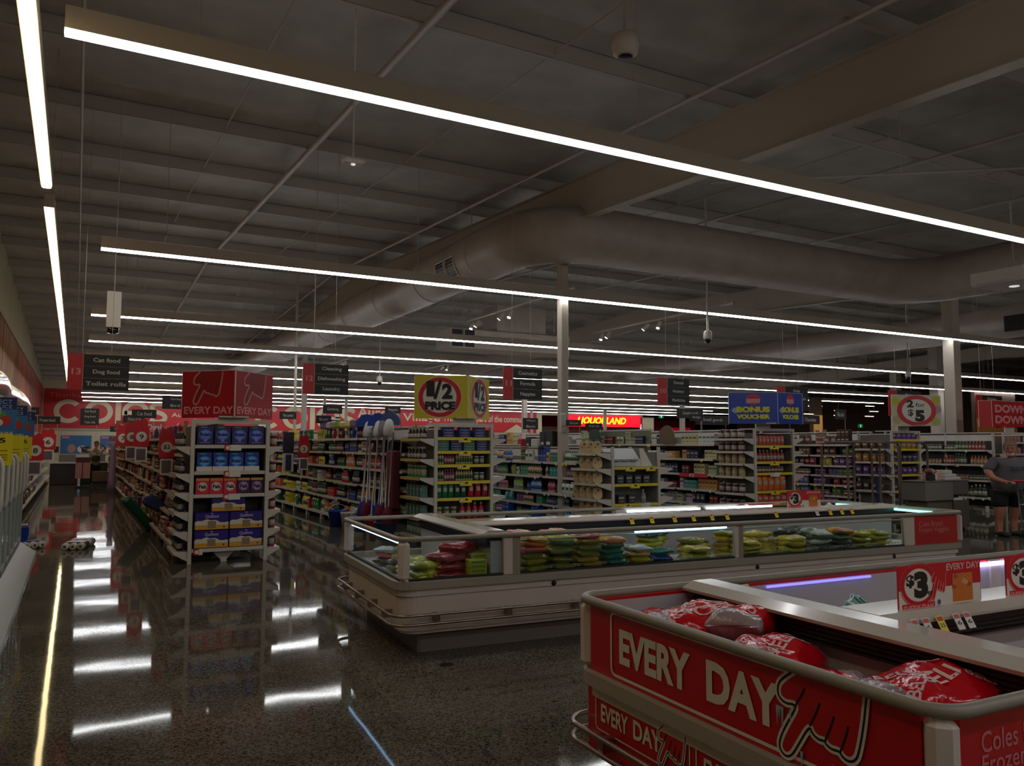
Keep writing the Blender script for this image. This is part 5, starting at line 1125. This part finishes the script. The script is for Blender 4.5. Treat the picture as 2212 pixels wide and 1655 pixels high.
# ---- mops, brooms and buckets at the front of the cleaning gondola
R = random.Random(21)
t = thing('hanging_rail', 'steel hanging rail full of mops and brooms', 'display rail', (4.9, 12.9, 1.95), 0); MB().tube([(0, 0, 0), (0, 2.0, 0)], .015, GALV, 6).tube([(0, 0, 0), (.5, 0, 0)], .012, GALV, 6).tube([(0, 2.0, 0), (.5, 2.0, 0)], .012, GALV, 6).obj('rail', t)
MOPC = [('blue', (24, 50, 140)), ('blue', (26, 56, 150)), ('white', (206, 206, 206)), ('navy', (20, 28, 80)), ('burgundy', (110, 20, 50)), ('grey', (130, 130, 134))]
for i in range(16):
    y = 13.05+.115*i; cn, cr = MOPC[i % 6] if i > 1 else MOPC[4]; up = i % 3 == 2
    t = thing('mop', '%s headed mop with pole, %s along the hanging rail' % (cn, ORD[i]), 'mop', (4.80+(.12 if i % 2 else -.06)+R.uniform(-.03, .03), y, .32), 0, 'mops on the hanging rail'); t.rotation_euler = (R.uniform(-.06, .06), R.uniform(-.04, .1), 0)
    MB().tube([(0, 0, .25 if not up else 0), (0, 0, 1.55)], .012, M('pole_'+('pale' if i % 3 else 'steel'), (206, 200, 190) if i % 3 else (150, 150, 160), .35), 6).obj('handle', t)
    hz = 0 if not up else 1.5
    mb = MB(); mb.lathe([(.03, hz+.28), (.07, hz+.24), (.10, hz+.12), (.10, hz+.0), (.08, hz-.02)], M('fibre_'+cn, cr, .9), 10); mb.obj('mop_head', t)
t = thing('cleaning_cloth_rack', 'tall dark red hanging packs between the mops and the half price display', 'packet', (4.86, 13.0, .55)); MB().bbox(-.08, .06, -.02, .34, 0, 1.0, M('pack_burgundy', (96, 16, 34), .5), .02).obj('pack', t)
for i, (x, y, r, c, l) in enumerate(((4.75, 15.35, .15, (206, 204, 200), 'white bucket on the floor below the yellow bottles'), (4.72, 14.55, .17, (120, 120, 150), 'dark bucket holding grey mop heads'), (4.7, 13.7, .16, (180, 26, 40), 'red bucket on the floor by the mops'), (4.72, 15.95, .2, (20, 50, 170), 'big bright blue tub on the floor of the cleaning aisle'), (4.75, 13.2, .2, (24, 40, 90), 'navy tub beside the half price display'))):
    t = thing('bucket', l, 'bucket', (x, y, 0)); m = M('bucket_%d' % i, c, .4); MB().lathe([(r*.75, 0), (r, .30), (r*1.06, .31), (r*1.06, .33), (r*.97, .33), (r*.72, .02)], m, 18).obj('body', t)
    MB().tube([(r*math.cos(a), 0, .31+r*.7*math.sin(a)) for a in [k*PI/8 for k in range(9)]], .006, WHITE, 5).obj('handle', t)
for i, (c, cn) in enumerate((((24, 56, 140), 'blue'), ((22, 52, 130), 'blue'), ((60, 80, 130), 'grey blue'))):
    t = thing('dust_pan_set', '%s rounded broom head hanging above the gondola top, %s from the cleaning sign' % (cn, ORD[i]), 'broom', (4.95, 14.9-.65*i, 2.0)); MB().prism([(.2*math.cos(a), .24*math.sin(a)) for a in [k*PI/10 for k in range(11)]], -.04, .04, M('fan_'+cn.replace(' ', '_'), c, .6), 'x').obj('head', t); t.rotation_euler = (0, 0, .9)
for i, (y, w_, h_, c, cn) in enumerate(((17.7, .5, .2, (70, 40, 120), 'violet'), (16.9, .4, .16, (150, 170, 60), 'lime'), (17.3, .35, .14, (206, 200, 214), 'pale'), (16.2, .5, .13, (216, 214, 120), 'pale yellow'), (15.5, .45, .16, (110, 70, 140), 'mauve'))):
    t = thing('bulk_pack', '%s plastic wrapped bulk pack on top of the cleaning gondola' % cn, 'roll pack', (5.1, y, 2.0)); MB().bbox(-.25, .15, -w_/2, w_/2, 0, h_, M('bulk_%d' % i, c, .3), .03).obj('pack', t)
# goods standing on the low baby care gondola
for i, (y, w_, h_, c, l) in enumerate(((14.9, .18, .16, (190, 30, 44), 'red carton on the low gondola top near the black cylinder'), (14.55, .2, .2, (24, 26, 34), 'dark cylinder shaped pack on the low gondola top'), (13.95, .24, .3, (24, 30, 34), 'black upright box with white marks on the low gondola top'),
                                       (13.72, .3, .32, (26, 28, 24), 'wide black display carton on the low gondola top, beside the column'), (14.3, .25, .16, (206, 206, 206), 'white clear-topped box on the low gondola top'))):
    t = thing('display_box', l, 'box', (8.42, y, 1.62)); mb = MB().bbox(-.08, .08, -w_/2, w_/2, 0, h_, M('dbox_%d' % i, c, .4), .01); mb.box(-.083, -.08, -w_*.2, w_*.25, h_*.12, h_*.3, SWHITE); mb.obj('carton', t)
for i, (y, c, l) in enumerate(((12.95, (150, 120, 130), 'stacked pinkish boxes leaning on the column foot'),)):
    pass
# baby care standee panels behind
t = thing('header_panel', 'white panelled header board with green screens on the tissue gondola', 'display board', (12.1, 15.2, 1.95)); MB().box(0, .03, 0, 2.4, -.5, .05, M('header_olive', (120, 126, 96), .5)).box(-.01, 0, -.1, 2.5, .05, .09, WHITE).obj('board', t)
for i, (y, c, l) in enumerate(((17.0, (20, 56, 40), 'dark green rounded display fin'), (14.1, (110, 84, 50), 'brown display fin'))):
    t = thing('shelf_fin', l+' on the top shelf of the tissue gondola', 'display fin', (11.9, y, 1.69)); MB().prism([(-.02, 0), (.5, 0), (.5, .3)]+[(.24+.26*math.cos(a), .12+.3*math.sin(a)) for a in [k*PI/10 for k in range(3, 11)]], -.01, .01, M('finm_%d' % i, c, .5), 'x').obj('panel', t)
t = thing('shelf_strip', 'red price strip with a two on the tissue gondola', 'price strip', (11.83, 12.95, 1.03)); b = MB().box(-.008, 0, 0, .9, -.07, .01, M('strip_red', (206, 40, 70), .4)).box(-.011, -.008, .42, .56, -.065, .005, SWHITE).obj('strip', t)
mb = MB(); text(mb, '2', .44, .54, -.055, -.005, 0, INK, .04); mb.v = [(-.012, .98-x, z) for x, y, z in mb.v]; mb.obj('print', b)
# open packs on the floor
def rollpack(x, y, nx, ny, m, label, rz, z=0, lay=True, end=True):
    t = thing('toilet_roll_pack', label, 'toilet roll pack', (x, y, z), rz); r = .055; mb = MB()
    for i in range(nx):
        for j in range(ny):
            T = Matrix.Translation((i*.112, 0, r+j*.11)) @ Matrix.Rotation(-PI/2, 4, 'X'); mb.lathe([(.02, 0), (.05, .0), (r, .01), (r, .36), (.05, .37), (.02, .37)], SWHITE, 14, T=T)
            mb.lathe([(.021, -.002), (.02, -.001)], M('core_brown', (110, 90, 70)), 10, T=T)
    mb.obj('rolls', t); MB().prism(rrect(-.062, (nx-1)*.112+.062, -.004, .11*ny+.006, .05, 5), .09, .28, m, 'y').obj('wrapper', t)
BW = M('wrap_blue', (26, 60, 160), .3, coat=.4)
rollpack(-.60, 14.75, 3, 1, BW, 'blue and white toilet roll pack lying on the aisle floor beside the standing one', .35)
rollpack(-.08, 14.35, 3, 1, M('wrap_violet', (90, 80, 130), .3), 'white toilet roll pack lying on the aisle floor with roll ends showing', -.25)
rollpack(.02, 14.75, 3, 1, M('wrap_pale', (200, 200, 204), .3), 'pale toilet roll pack lying just behind the one with roll ends showing', -.2)
t = thing('toilet_roll_pack', 'blue roll pack standing upright by the glass door freezers', 'toilet roll pack', (-.68, 15.2, 0)); MB().bbox(-.1, .08, -.06, .06, 0, .34, BW, .03).box(-.06, .06, -.04, .04, .34, .36, SWHITE).obj('pack', t)
t = thing('fallen_pack', 'long dark green pack slipping out of the pet food shelves to the floor', 'packet', (1.12, 16.8, .30)); t.rotation_euler = (0, .85, .25)
MB().bbox(-.45, .35, -.16, .16, -.09, .09, M('pack_pine', (20, 84, 64), .35, coat=.3), .05).obj('pack', t)
t = thing('fallen_pack', 'navy blue pack hanging over the pet food shelf above the dark green one', 'packet', (1.32, 15.9, .58)); t.rotation_euler = (.1, .5, 0); MB().bbox(-.22, .22, -.2, .2, -.1, .1, M('pack_slate', (50, 60, 110), .35), .05).obj('pack', t)
t = thing('floor_drain', 'small round dark drain cover in the terrazzo floor', 'floor drain', (2.52, 5.62, .0)); MB().lathe([(.055, .001), (.055, .003), (.048, .004)], M('drain', (40, 36, 32), .4, .5), 20).obj('cover', t)

# ---- checkouts and worker at the end of the first aisle
def counter(x, y, w_, label, c=(60, 56, 54)):
    t = thing('checkout_counter', label, 'checkout', (x, y, 0), 0, 'checkouts'); mb = MB(); mb.bbox(0, w_, 0, .7, 0, .86, M('counter_%d' % sum(c), c, .5), .02).box(-.05, w_+.05, -.05, .75, .86, .92, SWHITE).obj('body', t)
    MB().box(w_*.3, w_*.9, .1, .6, .92, 1.22, M('till_grey', (120, 116, 110), .5)).box(w_*.1, w_*.12, .3, .34, .92, 1.5, STEEL).box(w_*0, w_*.28, .3, .33, 1.3, 1.55, M('screen_dark', (50, 56, 60), .2)).obj('till', t)
counter(-.85, 37.2, 1.0, 'dark checkout counter with a grey till in front of the end wall'); counter(.25, 38.0, 1.0, 'dark checkout counter behind the worker', (40, 56, 44))
t = thing('card_stand', 'pink and white card stand on the aisle floor in front of the worker', 'stand', (.05, 34.5, 0)); MB().box(0, .5, 0, .3, .35, .95, M('stand_pink', (190, 130, 130), .5)).box(0, .5, 0, .3, 0, .06, BLACK).box(.22, .25, -.01, .32, .05, 1.0, BLACK).box(0, .5, 0, .3, .95, 1.15, M('stand_brown', (80, 40, 30))).obj('stand', t)
t = thing('carton_on_floor', 'brown carton standing on the floor by the worker', 'box', (.62, 34.6, .0)); MB().bbox(0, .55, 0, .4, .22, .6, M('kraft', (120, 90, 70), .7), .01).box(.02, .53, .02, .38, .1, .2, BLACK).obj('carton', t)
t = thing('product_tower', 'tall pale violet display tower on the aisle edge before the checkouts', 'display tower', (1.15, 30.5, 0)); MB().lathe([(.14, 0), (.12, .4), (.10, .9), (.07, 1.6), (.10, 1.75)], M('tower_lilac', (170, 150, 190), .3), 14).obj('tower', t)

# ---- people
def skin_body(name, V_, E_, mat, parent, sub=2, root=0):
    me = bpy.data.meshes.new(name); me.from_pydata([v[:3] for v in V_], E_, []); me.materials.append(mat)
    o = link(name, me, parent); sk = o.modifiers.new('skin', 'SKIN'); sk.use_smooth_shade = True
    for i, v in enumerate(V_):
        d = me.skin_vertices[0].data[i]; r = v[3] if isinstance(v[3], tuple) else (v[3], v[3]); d.radius = r; d.use_root = (i == root)
    s = o.modifiers.new('sub', 'SUBSURF'); s.levels = sub; s.render_levels = sub; return o
SKIN = M('skin', (186, 120, 96), .5); HAIRG = M('hair_grey', (120, 96, 80), .8); HAIRD = M('hair_dark', (30, 24, 22), .7)
def head(parent, c, s, rz, hair, beard=None, tiltx=0):
    T = Matrix.Translation(c) @ Matrix.Rotation(rz, 4, 'Z') @ Matrix.Rotation(tiltx, 4, 'X')
    prof = [(.028, -.115), (.052, -.105), (.066, -.07), (.073, -.03), (.077, .01), (.079, .045), (.074, .08), (.058, .108), (.03, .122), (.006, .126)]
    mb = MB(); n = 20; vs = []
    for r, z in prof:
        for i in range(n):
            a = 2*PI*i/n; x = r*math.cos(a); y = r*1.2*math.sin(a)+.012
            if y < -.02 and abs(x) < .03: y -= .006 if -.02 < z < .0 else (.004 if z < -.05 else 0)
            vs.append((x*s, y*s, z*s))
    mb.add(vs, [(k*n+i, k*n+(i+1) % n, (k+1)*n+(i+1) % n, (k+1)*n+i) for k in range(len(prof)-1) for i in range(n)]+[tuple(range(n-1, -1, -1)), tuple((len(prof)-1)*n+i for i in range(n))], SKIN, True, T)
    mb.prism([(-.013*s, -.03*s), (.013*s, -.03*s), (.006*s, .02*s), (-.006*s, .02*s)], -.105*s, -.07*s, SKIN, 'y', T)
    for sx in (-1, 1):
        mb.lathe([(.010*s, -.004), (.016*s, 0), (.010*s, .006)], SKIN, 8, T=T @ Matrix.Translation((sx*.08*s, .01*s, 0)) @ Matrix.Rotation(PI/2, 4, 'Y') @ Matrix.Scale(1.8, 4, (1, 0, 0)))
        mb.lathe([(.009*s, 0), (.006*s, .006*s)], M('eye_dark', (24, 18, 16), .3), 8, T=T @ Matrix.Translation((sx*.028*s, -.080*s, .02*s)) @ Matrix.Rotation(PI/2, 4, 'X'))
        mb.box((sx*.028-.013)*s, (sx*.028+.013)*s, -.09*s, -.078*s, .036*s, .042*s, hair, T)
    mb.box(-.02*s, .02*s, -.0905*s, -.075*s, -.062*s, -.054*s, M('lips', (150, 80, 76), .5), T)
    h = mb.obj('head', parent)
    hm = MB(); vs = []; prof2 = [(.082, -.02), (.086, .03), (.083, .07), (.066, .112), (.036, .131), (.006, .136)]
    for r, z in prof2:
        for i in range(n):
            a = 2*PI*i/n; back = math.sin(a); zz = z if back > -.35 else max(z, .07 if z < .07 else z); vs.append((r*math.cos(a)*s, (r*1.2*math.sin(a)+.014)*s, zz*s))
    hm.add(vs, [(k*n+i, k*n+(i+1) % n, (k+1)*n+(i+1) % n, (k+1)*n+i) for k in range(len(prof2)-1) for i in range(n)]+[tuple((len(prof2)-1)*n+i for i in range(n))], hair, True, T); hm.obj('hair', parent)
    if beard: MB().lathe([(.02*s, -.125*s), (.044*s, -.11*s), (.05*s, -.075*s), (.03*s, -.062*s)], beard, 12, T=T @ Matrix.Translation((0, -.034*s, 0))).obj('beard', parent)
def fingers(V_, E_, wrist, hand_dir, side, curl, s=1.0):
    """palm and five curved fingers; returns new lists"""
    w_ = Vector(wrist); d = Vector(hand_dir).normalized(); sd = Vector(side).normalized(); cv = Vector(curl).normalized()
    V_ = list(V_); E_ = list(E_); b = len(V_); palm = w_+d*.055*s; V_.append((*palm, (.036*s, .018*s))); E_.append((b-1 if False else fingers.root, b))
    for k, (o_, ln) in enumerate(((-.028, .062), (-.010, .074), (.009, .07), (.027, .056))):
        p0 = palm+d*.03*s+sd*o_*s; p1 = p0+(d*.8+cv*.5).normalized()*ln*.5*s; p2 = p1+(d*.15+cv).normalized()*ln*.45*s; i = len(V_)
        V_ += [(*p0, .010*s), (*p1, .009*s), (*p2, .007*s)]; E_ += [(b, i), (i, i+1), (i+1, i+2)]
    p0 = w_+d*.025*s-sd*.038*s; p1 = p0+(d*.6-sd*.5+cv*.4).normalized()*.032*s; p2 = p1+(d*.7+cv*.6).normalized()*.028*s; i = len(V_)
    V_ += [(*p0, .012*s), (*p1, .010*s), (*p2, .008*s)]; E_ += [(b, i), (i, i+1), (i+1, i+2)]
    return V_, E_
# shopper, leaning slightly onto a trolley on the right side of the freezers
def shopper():
    t = thing('person', 'stocky person in a grey T-shirt and black shorts leaning onto a trolley', 'person', (15.15, 8.6, 0))
    V_ = [(0, 0, .93, (.19, .15)), (0, -.01, 1.08, (.20, .17)), (0, -.03, 1.24, (.20, .16)), (0, -.05, 1.36, (.17, .12)), (0, -.07, 1.44, .06), (0, -.09, 1.50, .058),
          (-.10, .02, .80, .105), (-.13, -.02, .48, .075), (-.13, .04, .28, .06), (-.13, .03, .07, .042), (-.13, -.10, .035, .036),
          (.12, .06, .80, .105), (.16, .10, .48, .075), (.16, .16, .28, .06), (.16, .14, .07, .042), (.16, .01, .035, .036),
          (-.20, -.05, 1.37, .075), (-.33, -.06, 1.20, .062), (-.30, -.14, 1.07, .05), (-.20, -.30, 1.00, .033),
          (.20, -.05, 1.37, .075), (.33, -.08, 1.18, .062), (.36, -.18, 1.06, .05), (.33, -.32, 1.01, .033)]
    E_ = [(0, 1), (1, 2), (2, 3), (3, 4), (4, 5), (0, 6), (6, 7), (7, 8), (8, 9), (9, 10), (0, 11), (11, 12), (12, 13), (13, 14), (14, 15), (3, 16), (16, 17), (17, 18), (18, 19), (3, 20), (20, 21), (21, 22), (22, 23)]
    fingers.root = 19; V_, E_ = fingers(V_, E_, V_[19][:3], (.3, -.9, .1), (1, .3, 0), (0, -.1, -1)); fingers.root = 23; V_, E_ = fingers(V_, E_, V_[23][:3], (-.1, -.95, .1), (-1, 0, 0), (0, -.1, -1))
    skin_body('body', V_, E_, SKIN, t)
    G = M('tee_grey', (92, 88, 92), .85)
    S = [(0, 0, .74, (.235, .205)), (0, -.01, 1.06, (.25, .225)), (0, -.03, 1.25, (.225, .19)), (0, -.05, 1.38, (.175, .13)), (0, -.062, 1.42, (.09, .08)), (-.205, -.05, 1.375, .09), (-.30, -.055, 1.25, .088), (-.325, -.07, 1.19, .085), (.205, -.05, 1.375, .09), (.30, -.065, 1.24, .088), (.33, -.085, 1.18, .085)]
    skin_body('t_shirt', S, [(0, 1), (1, 2), (2, 3), (3, 4), (3, 5), (5, 6), (6, 7), (3, 8), (8, 9), (9, 10)], G, t)
    P = [(0, 0, .95, (.205, .165)), (-.11, .02, .78, .13), (-.14, -.01, .50, .115), (.13, .06, .78, .13), (.17, .10, .50, .115)]
    skin_body('shorts', P, [(0, 1), (1, 2), (0, 3), (3, 4)], M('shorts_black', (22, 20, 22), .85), t)
    for sx, y in ((-.13, 0), (.16, .12)): MB().bbox(sx-.05, sx+.05, y-.20, y+.09, 0, .09, M('shoe_dark', (50, 46, 46), .6), .03).obj('shoe', t)
    mb = MB(); text(mb, 'BLC', -.10, .17, 1.20, 1.28, -.245, M('print_slate', (40, 50, 66)), .03); mb.obj('print', t)
    head(t, Vector((-.01, -.12, 1.60)), 1.08, -.55, HAIRG, M('beard_grey', (190, 180, 170), .8), .12)
    t.rotation_euler = (0, 0, -.45); t.scale = (1.3, 1.15, 1.0); return t
shopper()
def worker():
    t = thing('person', 'dark haired worker in a pale shirt and dark vest standing by the checkouts', 'person', (.75, 36.0, 0))
    V_ = [(0, 0, .95, (.14, .11)), (0, 0, 1.15, (.13, .1)), (0, 0, 1.36, (.15, .1)), (0, 0, 1.47, .055), (0, 0, 1.53, .05), (-.09, 0, .85, .085), (-.1, 0, .48, .06), (-.1, .02, .08, .04), (-.1, -.12, .035, .035), (.09, 0, .85, .085), (.1, 0, .48, .06), (.1, .02, .08, .04), (.1, -.12, .035, .035),
          (-.19, 0, 1.38, .055), (-.38, -.05, 1.42, .042), (-.5, -.15, 1.5, .03), (.19, 0, 1.38, .055), (.34, -.05, 1.5, .042), (.22, -.12, 1.62, .03)]
    E_ = [(0, 1), (1, 2), (2, 3), (3, 4), (0, 5), (5, 6), (6, 7), (7, 8), (0, 9), (9, 10), (10, 11), (11, 12), (2, 13), (13, 14), (14, 15), (2, 16), (16, 17), (17, 18)]
    fingers.root = 15; V_, E_ = fingers(V_, E_, V_[15][:3], (-.6, -.5, .4), (0, .5, .8), (.5, -.3, 0)); fingers.root = 18; V_, E_ = fingers(V_, E_, V_[18][:3], (-.7, -.3, .4), (0, .5, .8), (.3, -.3, -.4))
    skin_body('body', V_, E_, M('skin_tan', (140, 94, 74), .5), t, 1)
    skin_body('shirt', [(0, 0, .98, (.16, .13)), (0, 0, 1.2, (.155, .12)), (0, 0, 1.38, (.165, .115)), (-.2, 0, 1.385, .07), (-.34, -.04, 1.41, .06), (.2, 0, 1.385, .07), (.31, -.04, 1.47, .06)], [(0, 1), (1, 2), (2, 3), (3, 4), (2, 5), (5, 6)], M('shirt_khaki', (190, 180, 150), .8), t, 1)
    skin_body('vest', [(0, 0, .9, (.185, .15)), (0, 0, 1.1, (.175, .14)), (0, 0, 1.30, (.165, .13))], [(0, 1), (1, 2)], M('vest_dark', (40, 50, 40), .8), t, 1)
    skin_body('trousers', [(0, 0, .95, (.16, .13)), (-.09, 0, .82, .11), (-.1, 0, .45, .085), (-.1, .01, .1, .075), (.09, 0, .82, .11), (.1, 0, .45, .085), (.1, .01, .1, .075)], [(0, 1), (1, 2), (2, 3), (0, 4), (4, 5), (5, 6)], BLACK, t, 1)
    head(t, Vector((0, -.01, 1.64)), 1.0, -.6, HAIRD, None, .1)
worker()

# ---- trolley, roll cages, stock cart
def wheel(mb, x, y, r=.06): mb.lathe([(r*.5, -.016), (r, -.012), (r, .012), (r*.5, .016)], BLACK, 14, T=Matrix.Translation((x, y, r)) @ Matrix.Rotation(PI/2, 4, 'X'))
def trolley():
    t = thing('shopping_trolley', 'wire shopping trolley with a red handle pushed by the shopper', 'trolley', (15.08, 8.12, 0)); t.rotation_euler = (0, 0, .25)
    mb = MB(); m = GALV
    q0 = [(0, -.30, 1.0), (0, .30, 1.0), (.95, .26, .92), (.95, -.26, .92)]; q1 = [(.12, -.24, .58), (.12, .24, .58), (.85, .2, .62), (.85, -.2, .62)]
    L_ = lambda a, b, k: tuple(a[i]+(b[i]-a[i])*k for i in range(3))
    mb.tube(q0, .008, m, 5, True); mb.tube(q1, .006, m, 5, True)
    for s in range(4):
        for k in range(9 if s % 2 else 6): f = k/(9 if s % 2 else 6); mb.tube([L_(q0[s], q0[(s+1) % 4], f), L_(q1[s], q1[(s+1) % 4], f)], .0028, m, 4)
        for f in (.3, .6): mb.tube([L_(q0[s], q1[s], f), L_(q0[(s+1) % 4], q1[(s+1) % 4], f)], .0028, m, 4)
    mb.obj('basket', t); mb = MB()
    for y in (-.24, .24): mb.tube([(0, y, 1.0), (.06, y, .55), (.18, y, .2), (.1, y, .14)], .012, m, 6); mb.tube([(.1, y, .14), (.9, y*.7, .16)], .012, m, 6); mb.tube([(.85, y*.8, .6), (.3, y, .2)], .01, m, 6)
    mb.obj('frame', t); MB().tube([(-.04, -.3, 1.02), (-.04, .3, 1.02)], .018, M('handle_red', (190, 30, 40), .4), 8).obj('handle', t)
    mb = MB()
    for x, y in ((.1, -.24), (.1, .24), (.88, -.17), (.88, .17)): wheel(mb, x, y)
    mb.obj('wheel', t); MB().box(.2, .8, -.2, .2, .18, .2, M('tray_mesh', (120, 120, 118), .5)).obj('lower_tray', t)
trolley()
def cage(x, y, w_, label, frm, slats=3):
    t = thing('roll_cage', label, 'roll cage', (x, y, 0), 0, 'roll cages standing before the sweets gondola'); mb = MB(); m = M('cage_brown', frm, .5); h = 1.72
    for yy in (0, .6):
        mb.tube([(0, yy, .12), (0, yy, h-.1), (.1, yy, h), (w_-.1, yy, h), (w_, yy, h-.1), (w_, yy, .12)], .022, m, 8)
    for k in range(slats): z = .35+1.1*k/slats; mb.tube([(0, 0, z), (0, .6, z)], .008, m, 5); mb.tube([(w_, 0, z), (w_, .6, z)], .008, m, 5)
    for z in (.5, 1.0, 1.45): mb.tube([(0, .6, z), (w_, .6, z)], .006, m, 5)
    for k in range(1, 5): mb.tube([(w_*k/5, .6, .2), (w_*k/5, .6, h)], .005, m, 4)
    mb.obj('frame', t); MB().box(0, w_, 0, .6, .12, .16, m).obj('deck', t); mb = MB()
    for xx in (.08, w_-.08):
        for yy in (.06, .54): wheel(mb, xx, yy, .055)
    mb.obj('wheel', t)
    c = thing('stock_carton', 'brown stock cartons stacked low in the %s roll cage' % label.split()[0], 'box', (x+.08, y+.08, .16)); MB().bbox(0, w_-.2, 0, .42, 0, .3, M('kraft', (120, 90, 70), .7), .01).box(.01, w_-.21, -.002, 0, .12, .15, M('tape', (170, 140, 100))).obj('carton', c)
cage(13.05, 10.4, .95, 'first tall brown wire roll cage with rounded top corners', (96, 78, 66)); cage(14.15, 10.1, .9, 'second tall brown wire roll cage beside the purple packet display', (90, 74, 64))
t = thing('stock_cart', 'grey boxy service cart with a bin slot standing behind the long freezer', 'cart', (13.85, 9.35, 0)); CG = M('cart_grey', (112, 106, 100), .6); CD = M('cart_taupe', (96, 86, 80), .6)
MB().bbox(0, .85, 0, .5, .62, .98, CG, .012).bbox(.10, .85, .04, .5, .1, .62, CD, .01).bbox(.86, 1.32, .0, .5, .1, .62, CD, .01).bbox(.86, 1.32, 0, .5, .72, .98, CD, .01).box(.88, 1.30, .2, .5, .62, .72, BLACK).box(.9, 1.2, .05, .3, .62, .66, SWHITE).box(-.02, 1.34, -.01, .51, .98, .995, CG).obj('body', t)
mb = MB()
for xx in (.2, 1.22):
    for yy in (.08, .42): wheel(mb, xx, yy, .05)
mb.obj('wheel', t)
t = thing('desk_box', 'small peach box with papers on the grey service cart', 'box', (14.2, 9.45, .995)); MB().bbox(0, .28, 0, .2, 0, .15, M('peach_box', (206, 150, 130), .6), .006).box(.03, .15, -.002, 0, .03, .12, SWHITE).obj('carton', t)
t = thing('paper_pile', 'crumpled dark and pink wrapper on the grey service cart', 'packet', (14.08, 9.4, 1.0)); o = pouch(.1, .07, .05, [M('wrap_dusk', (110, 60, 60), .4), M('wrap_pinkish', (190, 130, 120), .4)], 77).obj('wrapper', t); o.location = (0, 0, .17)
MB().bbox(-.08, .08, -.05, .05, 0, .12, BLACK, .01).obj('base', t)
t = thing('tray_stack', 'pale plastic trays stacked on the grey service cart', 'tray', (14.55, 9.42, .995)); MB().bbox(0, .5, 0, .3, 0, .06, SHELF, .01).bbox(.03, .4, .02, .28, .065, .12, SHELF, .01).bbox(.05, .3, .04, .24, .125, .19, SHELF, .01).obj('tray', t)
t = thing('storage_tower', 'bluish upright pole stand behind the long freezer by the roll cages', 'stand', (14.6, 10.9, 0)); MB().box(0, .06, 0, .06, 0, 1.0, M('pole_blue', (40, 50, 100), .5)).obj('pole', t)
# chilled case glow seen past the shopper
t = thing('chiller', 'low chiller with a bright shelf edge behind the shopper', 'chiller', (22.4, 12.2, 0)); MB().box(0, 2, 0, .8, 0, 1.5, M('chiller_blue', (70, 90, 100), .4)).box(-.02, 2, -.04, 0, 1.3, 1.5, WHITE).obj('body', t); MB().box(0, 2, -.06, -.04, 1.48, 1.52, M('edge_lit', (230, 240, 255), emit=3)).obj('lamp_strip', t)

# ================================================================== place the goods
PEND.sort(key=lambda a: a[0])
cnt = {}; mass = {}
for d, kind, dims, col, rgb, loc, rz, label, group in PEND:
    nm, cat, _ = NOUN[kind]; k = cnt.get(kind, 0)
    if k < 290:
        cnt[kind] = k+1; o = link(nm, product(kind, *dims, col, rgb), None, loc, rz); tag(o, label, cat, group)
    else: mass.setdefault(kind, []).append((dims, col, rgb, loc, rz))
WORDS = {'box': 'packet_boxes', 'bag': 'soft_packets', 'pouch': 'pouches', 'can': 'tin_cans', 'jar': 'jars', 'bottle': 'bottles', 'spray': 'spray_bottles', 'tub': 'tubs', 'carton': 'cartons', 'rolls': 'roll_packs', 'jug': 'jugs'}
for kind, L_ in mass.items():
    mb = MB()
    for dims, col, rgb, (x, y, z), rz in L_:
        me = product(kind, *dims, col, rgb); T = Matrix.Translation((x, y, z)) @ Matrix.Rotation(rz, 4, 'Z'); k0 = len(mb.v); mb.v += [tuple(T @ v.co) for v in me.vertices]
        ms = [mb._m(m) for m in me.materials]
        for p in me.polygons: mb.f.append(tuple(k0+i for i in p.vertices)); mb.mi.append(ms[p.material_index]); mb.sm.append(p.use_smooth)
    tag(mb.obj(WORDS[kind]), 'distant %s filling the far shelves down the aisles' % NOUN[kind][2], NOUN[kind][1]+' stock', None, 'stuff')
print('PRODUCTS', len(PEND), cnt, {k: len(v) for k, v in mass.items()})
